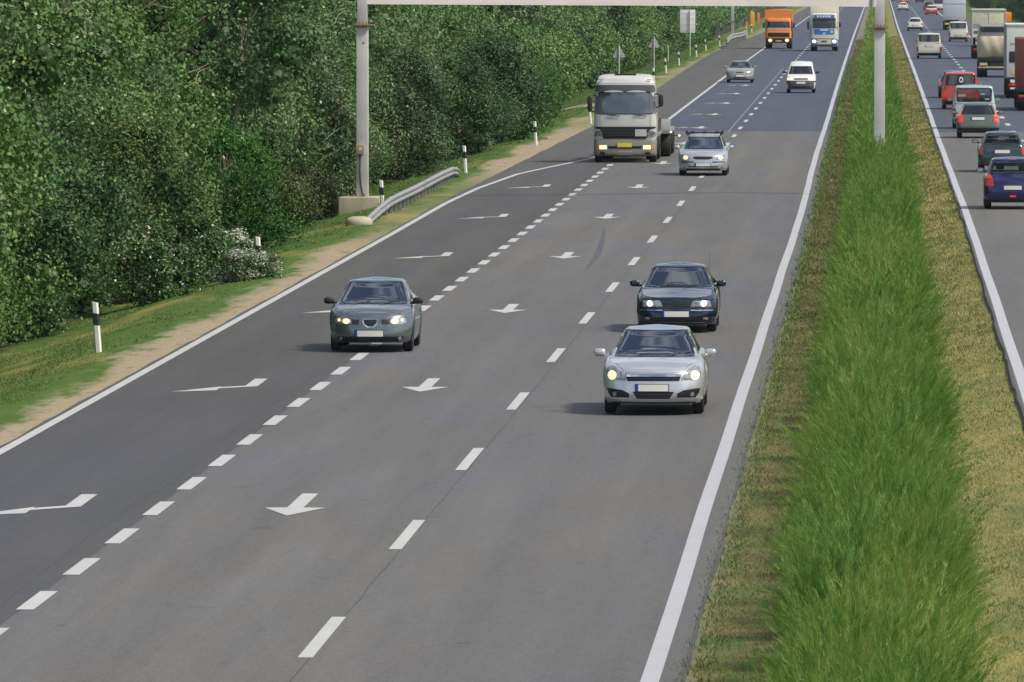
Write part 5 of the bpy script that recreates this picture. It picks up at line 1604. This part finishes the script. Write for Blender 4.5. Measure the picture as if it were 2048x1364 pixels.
def grey_lorry():
    p = at(1252, 324, 0); Y = p.y; yf = -1.35
    e = empty('lorry', (p.x, Y, .004), 0)
    tag(e, 'grey flatbed lorry with yellow number plate and lit headlights, driving onto the exit lane', 'lorry')
    bv, cabo = cab(e, yf, yf+2.35, 1.235, .88, 3.28, PT['cabsilver'], top=.9, rr=.14, lean=.13, bow=.10)
    # bumper block
    loops = [[(x, y, z) for x, y in rrloop(yf-.03+o_, yf+1.0, 1.245-i_, .2, .18, .05, .05, 10, 5, 16, .10, 0)] for z, o_, i_ in [(.28, .06, .03), (.36, .0, .0), (.84, 0, 0), (.93, .04, .02)]]
    vs, fs = close_loops(loops); n = len(loops[0]); fs.append(tuple(range(n-1, -1, -1))); fs.append(tuple(range(3*n, 4*n)))
    m = MB(); m.add(vs, fs); bo = m.build('bumper', PT['cabgrey'], e, 35); bb = mk_bvh([(vs, fs)])
    W_ = lambda nm, rows, mt, bvh=bv, par=e, **k: patch(bvh, nm, rows, mt, par, 'F', **k)
    W_('windscreen_seal', [(2.84, -.95, .95), (2.72, -1.16, 1.16), (2.0, -1.20, 1.20), (1.92, -1.18, 1.18)], M['trim'], n=20, off=.006)
    W_('windscreen', [(2.80, -.80, .80), (2.70, -1.05, 1.05), (2.62, -1.13, 1.13), (2.0, -1.165, 1.165), (1.95, -1.15, 1.15)], M['glass_painted_sky'], n=20, off=.012)
    W_('sun_visor', [(3.08, -1.12, 1.12), (2.92, -1.17, 1.17), (2.82, -1.17, 1.17)], PT['visor'], n=18, off=.05, thick=.06)
    for s in (-1, 1):
        rows = [(2.865, s*.45-.10, s*.45+.10), (2.85, s*.45-.25, s*.45+.25), (2.82, s*.45-.37, s*.45+.37), (2.80, s*.45-.38, s*.45+.38)]
        W_('visor_trim', rows, PT['cabsilver'], n=8, off=.062, thick=.01, sub=1)
    m = MB(); m.box(-.02, .02, yf+.10, yf+.16, 2.85, 3.06); m.build('visor_rib', M['trim'], e)
    W_('grille', [(1.43, -1.22, 1.22), (1.36, -1.20, 1.20), (1.32, -.98, .98), (1.08, -.92, .92), (.95, -.84, .84)], M['grille'], n=20, off=.015)
    for k in range(6):
        z = 1.385-.058*k; h_ = .95-.02*k
        W_('grille_slat', [(z, -h_, h_), (z-.014, -h_, h_)], M['greytrim'], n=14, off=.04, sub=1, thick=.03)
    W_('placard', [(1.325, .40, .86), (1.05, .40, .86)], M['sign_back'], n=4, off=.06, sub=1)
    W_('corner_lamp', [(1.26, .93, 1.10), (1.20, .90, 1.20), (1.08, .88, 1.22), (1.05, 1.0, 1.21)], M['lens'], n=5, off=.025, mirror=True)
    W_('panel_seam', [(1.90, -1.0, 1.0), (1.892, -1.0, 1.0)], M['trim'], n=12, off=.004, sub=1)
    W_('panel_seam', [(1.90, .99, 1.0), (1.46, .99, 1.0)], M['trim'], n=1, off=.004, mirror=True)
    for s, x0 in ((-1, -.72), (1, .33)):
        pts = []
        for k in range(6):
            x = x0+.52*k/5; h_, n_, _, _ = bv.ray_cast(Vector((x, -30, 1.86-.05*(k/5)**2+.03)), Vector((0, 1, 0)))
            pts.append(h_+Vector((0, -.04, 0)))
        m = MB(); m.path(pts, .016, 5); m.path([pts[1]+Vector((0, 0, .0)), pts[3]+Vector((0, 0, .025))], .022, 5); m.build('wiper', M['trim'], e)
    # bumper details
    for s in (-1, 1):
        a, b = (s*.72, s*1.02) if s > 0 else (-1.02, -.72)
        W_('headlight', [(.695, min(a, b), max(a, b)), (.53, min(a, b), max(a, b))], M['lamp_on'], bvh=bb, n=5, off=.015)
        a, b = (1.03, 1.15) if s > 0 else (-1.15, -1.03)
        W_('indicator', [(.695, a, b), (.54, a, b)], M['amber_lens'], bvh=bb, n=3, off=.015)
        a, b = (.80, 1.00) if s > 0 else (-1.00, -.80)
        W_('step', [(.43, a, b), (.33, a, b)], M['grille'], bvh=bb, n=3, off=.012)
    W_('bumper_slot', [(.66, -.68, .68), (.56, -.66, .66)], M['grille'], bvh=bb, n=12, off=.008)
    W_('number_plate', [(.79, -.30, .27), (.62, -.30, .27)], M['plate_y'], bvh=bb, n=4, off=.03, sub=1)
    W_('bumper_panel', [(.46, -.30, .30), (.32, -.30, .30)], PT['cabsilver'], bvh=bb, n=4, off=.008, sub=1)
    # roof fairing
    loops = [[(x, y, z) for x, y in rrloop(yf+.16+a, yf+2.3, 1.11-b, .28, .2, .1, .1, 12, 6, 14, .14, 0)] for z, a, b in [(3.1, .0, 0), (3.26, .02, .0), (3.37, .12, .03), (3.44, .26, .09), (3.48, .5, .22), (3.50, .9, .5)]]
    vs, fs = close_loops(loops); n = len(loops[0]); fs.append(tuple(range(len(vs)-n, len(vs))))
    m = MB(); m.add(vs, fs); m.build('roof_fairing', PT['cabsilver'], e, 40)
    m = MB(); m.box(-.42, .42, yf+.52, yf+.85, 3.47, 3.52, .01); m.build('roof_hatch', M['trim'], e)
    m = MB()
    for s in (-1, 1): m.box(s*.95-.08, s*.95+.08, yf+.20, yf+.25, 3.27, 3.31)
    m.build('roof_lamp', M['amber_lens'], e)
    lorry_mirror(e, -1.40, yf+.15, 2.05, 2.66, 1.18); lorry_mirror(e, 1.42, yf+.15, 2.22, 2.72, 1.18)
    # side windows, doors
    for v_ in ('S', 'S-'): patch(bv, 'side_window', [(2.65, yf+.35, yf+1.3), (2.0, yf+.3, yf+1.3)], M['glass_dark'], e, v_, n=6)
    for y, dual in ((0, False), (4.3, True), (5.6, True)):
        for s in (-1, 1): wheel(e, s*1.23, y, .50, .30 if not dual else .55, True)
    m = MB(); m.box(-.45, .45, yf+.5, 7.2, .62, .95, .02); m.box(-1.1, -.5, 1.3, 3.2, .45, .98, .03); m.box(.5, 1.1, 1.3, 3.2, .45, .98, .03); m.build('chassis', M['trim'], e)
    m = MB(); m.box(-1.245, 1.245, 1.25, 7.4, .98, 1.12, .02); m.build('flatbed', M['railpost'], e)
    m = MB()
    for y in (1.6, 3.4, 5.2, 7.1):
        for s in (-1, 1): m.box(s*1.18-.04, s*1.18+.04, y-.04, y+.04, 1.12, 1.62)
    m.build('stake', PT['rusty'], e)
    m = MB()
    for i, zz in enumerate((1.15, 1.36, 1.56)): m.box(-1.0+.05*i, 1.13-.03*i, 1.7, 7.0, zz, zz+.17, .015)
    ld = m.build('load', M['sign_back'], None, 40); ld.location = e.location; tag(ld, 'stack of long grey beams lying on the bed of the grey lorry', 'load')
    # drawbar trailer
    t_ = empty('trailer', (p.x+.30, Y+8.4, .004), 0)
    tag(t_, 'low trailer with side marker lamps, hitched behind the grey lorry', 'trailer')
    m = MB(); m.box(-1.25, 1.25, 0, 8.5, .95, 1.10, .02); m.box(-.4, .4, 0, 8.3, .6, .95); m.build('flatbed', M['railpost'], t_)
    m = MB(); m.box(-1.26, 1.26, .0, .08, 1.10, 1.55, .01); m.build('headboard', M['sign_back'], t_)
    for y in (1.2, 6.0, 7.2):
        for s in (-1, 1): wheel(t_, s*1.24, y, .48, .5, True)
    m = MB(); m.tube((0, 0, .7), (-.3, -1.5, .7), .06); m.build('drawbar', M['trim'], t_)
    for (x, z) in ((1.28, 1.02), (1.62, .88)):
        m = MB(); m.ell((x, -.03, z), (.045, .03, .04)); m.build('marker_lamp', M['lamp_white'], t_)
    m = MB(); m.tube((1.25, 0, .90), (1.60, -.02, .88), .02); m.build('lamp_arm', M['trim'], t_)
grey_lorry()

def front_lorry(name, px, py, label, kind):
    p = at(px, py, 0); Y = p.y
    e = empty(name, (p.x, Y, dz(Y)+.004), 0); tag(e, label, 'lorry')
    yf = -1.35
    if kind == 'orange':
        bv, c = cab(e, yf, yf+2.0, 1.20, .55, 2.85, PT['lorryorange'], rr=.12, lean=.12, bow=.08)
        patch(bv, 'windscreen', [(2.55, -1.03, 1.03), (1.92, -1.06, 1.06)], M['glass_dark'], e, n=12, off=.01)
        patch(bv, 'windscreen_frame', [(1.94, -1.02, 1.02), (1.90, -1.0, 1.0)], M['sign_white'], e, n=8, off=.02, sub=1)
        patch(bv, 'grille', [(1.50, -1.19, 1.19), (1.12, -1.15, 1.15)], M['grille'], e, n=12, off=.012)
        patch(bv, 'bumper', [(1.0, -1.18, 1.18), (.58, -1.18, 1.18)], M['trim'], e, n=14, off=.05, thick=.07)
        for s in (-1, 1):
            patch(bv, 'headlight', disc_rows(.80, s*.78, .19, .15), M['lamp_on'], e, n=6, off=.07, sub=1)
            patch(bv, 'fog_lamp', [(.58, s*.80-.12, s*.80+.12), (.50, s*.80-.12, s*.80+.12)], M['lens'], e, n=3, off=.06, sub=1)
        patch(bv, 'number_plate', [(.80, -.27, .27), (.69, -.27, .27)], M['plate_y'], e, n=3, off=.07, sub=1)
        # box body, overhanging the cab, arched tarpaulin
        vs = []; n = 9
        for y in (yf+.35, 7.5):
            for i in range(n):
                x = -1.27+2.54*i/(n-1); vs.append((x, y, 3.55+.12*math.cos(x/1.27*math.pi/2)))
            vs += [(1.27, y, 2.62 if y < 0 else 1.0), (-1.27, y, 2.62 if y < 0 else 1.0)]
        m_ = n+2; fs = [tuple(range(m_-1, -1, -1)), tuple(range(m_, 2*m_))]+[(i, (i+1) % m_, m_+(i+1) % m_, m_+i) for i in range(m_)]
        m = MB(); m.add(vs, fs); m.build('wind_deflector', PT['lorryorange'], e, 30)
        m = MB(); m.box(-1.25, 1.25, yf+2.1, 7.4, 1.0, 3.4); m.build('cargo_body', M['trim'], e)
        m = MB(); m.box(-.30, .30, yf+.30, yf+.36, 2.72, 2.80); m.path([(-.42, yf+.28, 2.70), (-.3, yf+.28, 2.92), (.3, yf+.28, 2.92), (.42, yf+.28, 2.70)], .03); m.build('roof_hoop', M['railpost'], e)
        lorry_mirror(e, 1.42, yf+.15, 1.95, 2.45, 1.12); lorry_mirror(e, -1.38, yf+.15, 1.95, 2.45, 1.12)
    else:
        bv, c = cab(e, yf, yf+2.2, 1.21, .45, 3.45, PT['lorrycream'], rr=.16, lean=.14, bow=.10)
        patch(bv, 'roof_board', [(3.30, -.88, .88), (3.02, -.95, .95)], PT['lorryblue'], e, n=12, off=.03)
        patch(bv, 'sun_visor', [(2.98, -1.02, 1.02), (2.78, -1.02, 1.02)], M['trim'], e, n=12, off=.10, thick=.1)
        patch(bv, 'windscreen', [(2.78, -1.02, 1.02), (2.08, -1.05, 1.05)], M['glass_dark'], e, n=12, off=.012)
        patch(bv, 'front_panel', [(2.02, -.94, .94), (1.52, -.90, .90)], PT['lorryblue'], e, n=12, off=.012)
        patch(bv, 'lettering_strip', [(1.98, -.40, .36), (1.88, -.40, .36)], M['sign_white'], e, n=6, off=.022, sub=1)
        patch(bv, 'emblem', disc_rows(1.80, .68, .15, .16), M['lens'], e, n=5, off=.022, sub=1)
        patch(bv, 'emblem', [(1.68, -.06, .14), (1.56, -.14, .06)], M['sign_white'], e, n=3, off=.022, sub=1)
        patch(bv, 'grille', [(1.10, -.66, .66), (.66, -.62, .62)], PT['lorrycream'], e, n=8, off=.04)
        patch(bv, 'number_plate', [(.98, -.24, .24), (.84, -.24, .24)], PT['rusty'], e, n=3, off=.06, sub=1)
        patch(bv, 'panel_gap', [(1.16, -1.0, 1.0), (1.11, -1.0, 1.0)], M['trim'], e, n=12, off=.008, sub=1)
        for s in (-1, 1):
            a, b = sorted((s*.68, s*1.16))
            patch(bv, 'lamp_surround', [(1.10, a, b), (.62, a, b)], PT['lorryblue'], e, n=5, off=.03)
            patch(bv, 'headlight', disc_rows(.90, s*.90, .20, .16), M['lamp_white'], e, n=6, off=.06, sub=1)
            patch(bv, 'fog_lamp', [(.56, s*.86-.12, s*.86+.12), (.46, s*.86-.12, s*.86+.12)], M['lens'], e, n=3, off=.06, sub=1)
        patch(bv, 'bumper', [(.60, -1.15, 1.15), (.30, -1.15, 1.15)], M['trim'], e, n=14, off=.045, thick=.08)
        patch(bv, 'bumper_lamp', [(.50, -.12, .12), (.42, -.12, .12)], M['lens'], e, n=3, off=.06, sub=1)
        m = MB(); m.box(-1.27, 1.27, yf+2.5, 10.5, 1.0, 4.05, .03); m.build('cargo_body', PT['lorrycream'], e)
        m = MB(); m.box(-1.285, -1.272, yf+2.5, 10.5, 1.05, 4.0); m.build('side_sheet', PT['lorryblue'], e)
        # the white letters on the board cannot be read in the photo: unreadable white strokes of their size
        for x0 in (-.66, -.40, -.14, .12, .38):
            patch(bv, 'letter', [(3.24, x0, x0+.20), (3.205, x0, x0+.20), (3.16, x0+.02, x0+.15), (3.10, x0, x0+.20), (3.07, x0, x0+.20)], M['sign_white'], e, 'F', n=3, off=.045, sub=1)
        lorry_mirror(e, -1.44, yf+.15, 2.0, 2.75, 1.12); lorry_mirror(e, 1.42, yf+.15, 2.2, 2.6, 1.12)
    for y, dual in ((0, 0), (4.6, 1)):
        for s in (-1, 1): wheel(e, s*1.22, y, .50, .34 if not dual else .55, True)
    m = MB(); m.box(-.5, .5, yf+.4, 7.2, .55, .98); m.build('chassis', M['trim'], e)
    return e
front_lorry('lorry', 1557.5, 97.5, 'orange cab-over lorry with lit headlights, just below the gantry beam', 'orange')
front_lorry('lorry', 1648.5, 102.5, 'cream and blue lorry overtaking the orange one', 'blue')

def rear_lorry(px, py, label, width, height, box, chassis_z=1.05, length=8.5, build=None):
    p = at(px, py, ZR); Y = p.y
    e = empty('lorry', (p.x, Y+1.2, ZR+dz(Y)), 0); tag(e, label, 'lorry')
    hw = width/2
    if box:
        m = MB(); m.box(-hw, hw, -1.2, length-1.2, chassis_z, height, .03); m.build('cargo_body', box, e)
    m = MB(); m.box(-.5, .5, -1.1, length+1, .55, chassis_z); m.box(-hw+.05, hw-.05, -1.12, -1.0, .48, .62, .01); m.build('chassis', M['trim'], e)
    for y in (0, 1.25):
        for s in (-1, 1): wheel(e, s*(hw-.02), y, .50, .58, True)
    for s in (-1, 1): wheel(e, s*(hw-.02), length-.6, .50, .32, True)
    for s in (-1, 1):
        m = MB(); m.box(s*(hw-.25)-.16, s*(hw-.25)+.16, -1.17, -1.12, .66, .80, .008); m.build('tail_lamp', M['red_lens'], e)
    if build: build(e, hw)
    if box:
        m = MB(); m.box(-1.18, 1.18, length-.9, length+1.1, .7, 3.0, .08); m.build('cab', PT['white'], e)
    return e
PT['box'] = pm('box_panel', (.56, .57, .63), .5, var=.04)
PT['boxwhite'] = pm('box_white', (.72, .71, .66), .5, var=.05)
PT['boxcream'] = pm('box_cream', (.60, .57, .42), .6, var=.08)
PT['tarp'] = pm('tan_tarpaulin', (.52, .46, .32), .8, var=.12, vscale=1.5, bump=.5, bscale=4)
PT['greyside'] = pm('grey_side', (.32, .31, .32), .6, var=.08)
PT['wine'] = pm('wine_panel', (.16, .035, .03), .5, var=.2)
def b_white(e, hw):
    m = MB(); m.box(-hw-.012, hw+.012, -1.23, -1.205, 2.98, 3.02); m.build('door_seam', M['steel'], e)
    m = MB(); m.box(-1.1, -.6, -1.19, -1.14, .62, .82); m.build('number_plate', M['plate_y'], e)
rear_lorry(1909, 60, 'light grey box lorry behind the cream minivan', 2.55, 3.45, PT['box'], 1.15, 7.5, b_white)
def b_cream(e, hw):
    m = MB(); m.box(-hw-.03, hw+.03, -1.26, -1.205, 3.72, 3.82, .01); m.box(-hw-.02, -hw+.06, -1.24, -1.2, 1.1, 3.75); m.box(hw-.06, hw+.02, -1.24, -1.2, 1.1, 3.75); m.box(-.03, .03, -1.225, -1.2, 2.75, 3.7); m.build('door_frame', M['steel'], e)
    m = MB(); m.box(-hw+.07, hw-.07, -1.222, -1.202, 2.35, 2.70); m.build('tail_lift', PT['greyside'], e)
    m = MB(); m.box(-hw+.07, hw-.07, -1.215, -1.2015, 1.12, 2.33); m.build('lower_door', PT['boxwhite'], e)
    for z in (1.35, 1.95):
        m = MB(); m.box(-hw+.14, -hw+.45, -1.23, -1.216, z, z+.22, .005); m.build('warning_mark', PT['rusty'], e)
    m = MB(); m.box(-hw-.015, -hw-.002, -1.2, 7, 1.1, 3.7); m.build('side_sheet', PT['greyside'], e)
    m = MB(); m.box(-.95, -.45, -1.18, -1.13, .66, .84); m.build('hazard_plate', M['red_lens'], e)
rear_lorry(1978, 118, 'tall cream box lorry beside the dark trees of the far carriageway', 2.6, 3.82, PT['boxcream'], 1.08, 8.5, b_cream)
def b_tan(e, hw):
    # tipper body with tied tarpaulin and dark rear opening below its roof
    m = MB(); m.box(-hw+.12, hw-.12, -1.0, 6.0, 2.62, 3.35, .10); m.build('roof_cover', PT['greyside'], e)
    m = MB(); m.box(-hw+.16, hw-.16, -1.03, -1.005, 2.92, 3.24); m.build('rear_opening', M['glass_dark'], e)
    loops = []
    for k in range(9):
        a = k/8; z = 1.30+1.35*a; bul = .22*math.sin(math.pi*a)**.8
        loops.append([(x, y-bul*(1-(x/hw)**4)*(1 if y < 0 else 0)+.02*math.sin(x*9+z*3), z) for x, y in rrloop(-1.05, 6.0, hw-.04+.05*math.sin(math.pi*a), .12, .12, .1, .1, 6, 4, 22, .03, 0)])
    vs, fs = close_loops(loops); n = len(loops[0]); fs += [tuple(range(n-1, -1, -1)), tuple(range(len(vs)-n, len(vs)))]
    m = MB(); m.add(vs, fs); m.build('tarpaulin', PT['tarp'], e, 60)
    m = MB(); m.box(-hw, hw, -1.15, 6.1, 1.05, 1.30, .02); m.build('body_frame', M['trim'], e)
    m = MB(); m.box(-hw, hw, -1.17, -1.10, .60, .70, .01); m.build('underrun_bar', PT['tarp'], e)
    m = MB(); m.box(-hw+.1, -hw+.6, -1.19, -1.13, .78, .95); m.build('number_plate', PT['tarp'], e)
    m = MB(); m.box(-1.18, 1.18, 6.3, 8.2, .7, 3.1, .08); m.build('cab', PT['tarp'], e)
    lorry_mirror(e, -1.42, 6.8, 2.0, 2.5, 1.15)
rear_lorry(1995, 155, 'lorry with bulging tan tarpaulin and dark slot under its grey roof', 2.5, 3.35, None, 1.05, 7.2, b_tan)
def b_trl(e, hw):
    m = MB(); m.box(-hw-.015, -hw-.002, -1.18, 9.0, 1.1, 3.95); m.build('side_sheet', PT['greyside'], e)
    m = MB(); m.box(-hw-.01, hw+.01, -1.235, -1.204, 3.92, 4.02, .01); m.build('roof_edge', M['steel'], e)
    m = MB(); m.box(-hw+.15, -hw+.65, -1.225, -1.205, 1.95, 2.55, .02); m.build('rear_hatch', M['trim'], e)
    m = MB(); m.box(-hw+.30, -hw+.75, -1.23, -1.206, 1.30, 1.50); m.build('warning_plate', M['amber'], e)
    m = MB(); m.box(-hw+.20, -hw+.80, -1.2, -1.13, .86, 1.02); m.box(-hw+.20, -hw+.80, -1.2, -1.13, .50, .60); m.build('lamp_board', M['sign_white'], e)
    m = MB(); m.box(-hw+.28, -hw+.75, -1.225, -1.2, .70, .82); m.build('brake_lamp', M['red_on'], e)
    m = MB(); m.box(-hw+.2, hw-.2, -1.21, -1.206, 2.9, 3.0); m.build('stripe', PT['greyside'], e)
rear_lorry(2061, 197, 'white box trailer lorry with red and white lamp board, near the right edge', 2.6, 4.02, PT['boxwhite'], 1.15, 10.0, b_trl)
def b_wine(e, hw):
    m = MB(); m.box(-1.27, 1.27, -1.2, 8, 1.15, 3.6, .06); m.build('cargo_body', PT['wine'], e)

    m = MB(); m.box(-1.25, 1.25, -1.2, 8, .95, 1.15, .02); m.build('body_frame', M['trim'], e)
rear_lorry(2086, 222, 'dark red lorry of which only a sliver shows at the right edge', 2.6, 3.6, None, 1.0, 9.0, b_wine)
def b_org(e, hw):
    m = MB(); m.box(-hw, hw, -1.2, 6, 2.2, 3.0, .03); m.build('upper_sheet', M['orange'], e)
    m = MB(); m.box(-hw, hw, -1.205, 6, 1.82, 2.19); m.build('lower_band', PT['teal_b'], e)
PT['teal_b'] = pm('teal_band', (.03, .36, .30), .5)
rear_lorry(1995, 93, 'orange and teal lorry peeping out between the cream box lorry and the white trailer', 2.5, 1.8, M['greytrim'], 1.05, 7.0, b_org)

# ------------------------------------------------------------------ thin summer haze over the whole place
hm = bpy.data.materials.new('haze'); hm.use_nodes = True
ht = hm.node_tree; ht.nodes.clear()
ho = ht.nodes.new('ShaderNodeOutputMaterial'); hv = ht.nodes.new('ShaderNodeVolumePrincipled')
hv.inputs['Color'].default_value = (.90, .95, 1.0, 1); hv.inputs['Density'].default_value = .00004
hv.inputs['Anisotropy'].default_value = .2
ht.links.new(hv.outputs[0], ho.inputs['Volume'])
hz = MB().box(-1600, 1600, -60, 7100, -8, 26).build('haze', hm, None, None)
tag(hz, kind='stuff', label='thin pale haze lying over the motorway and the woods', cat='haze')
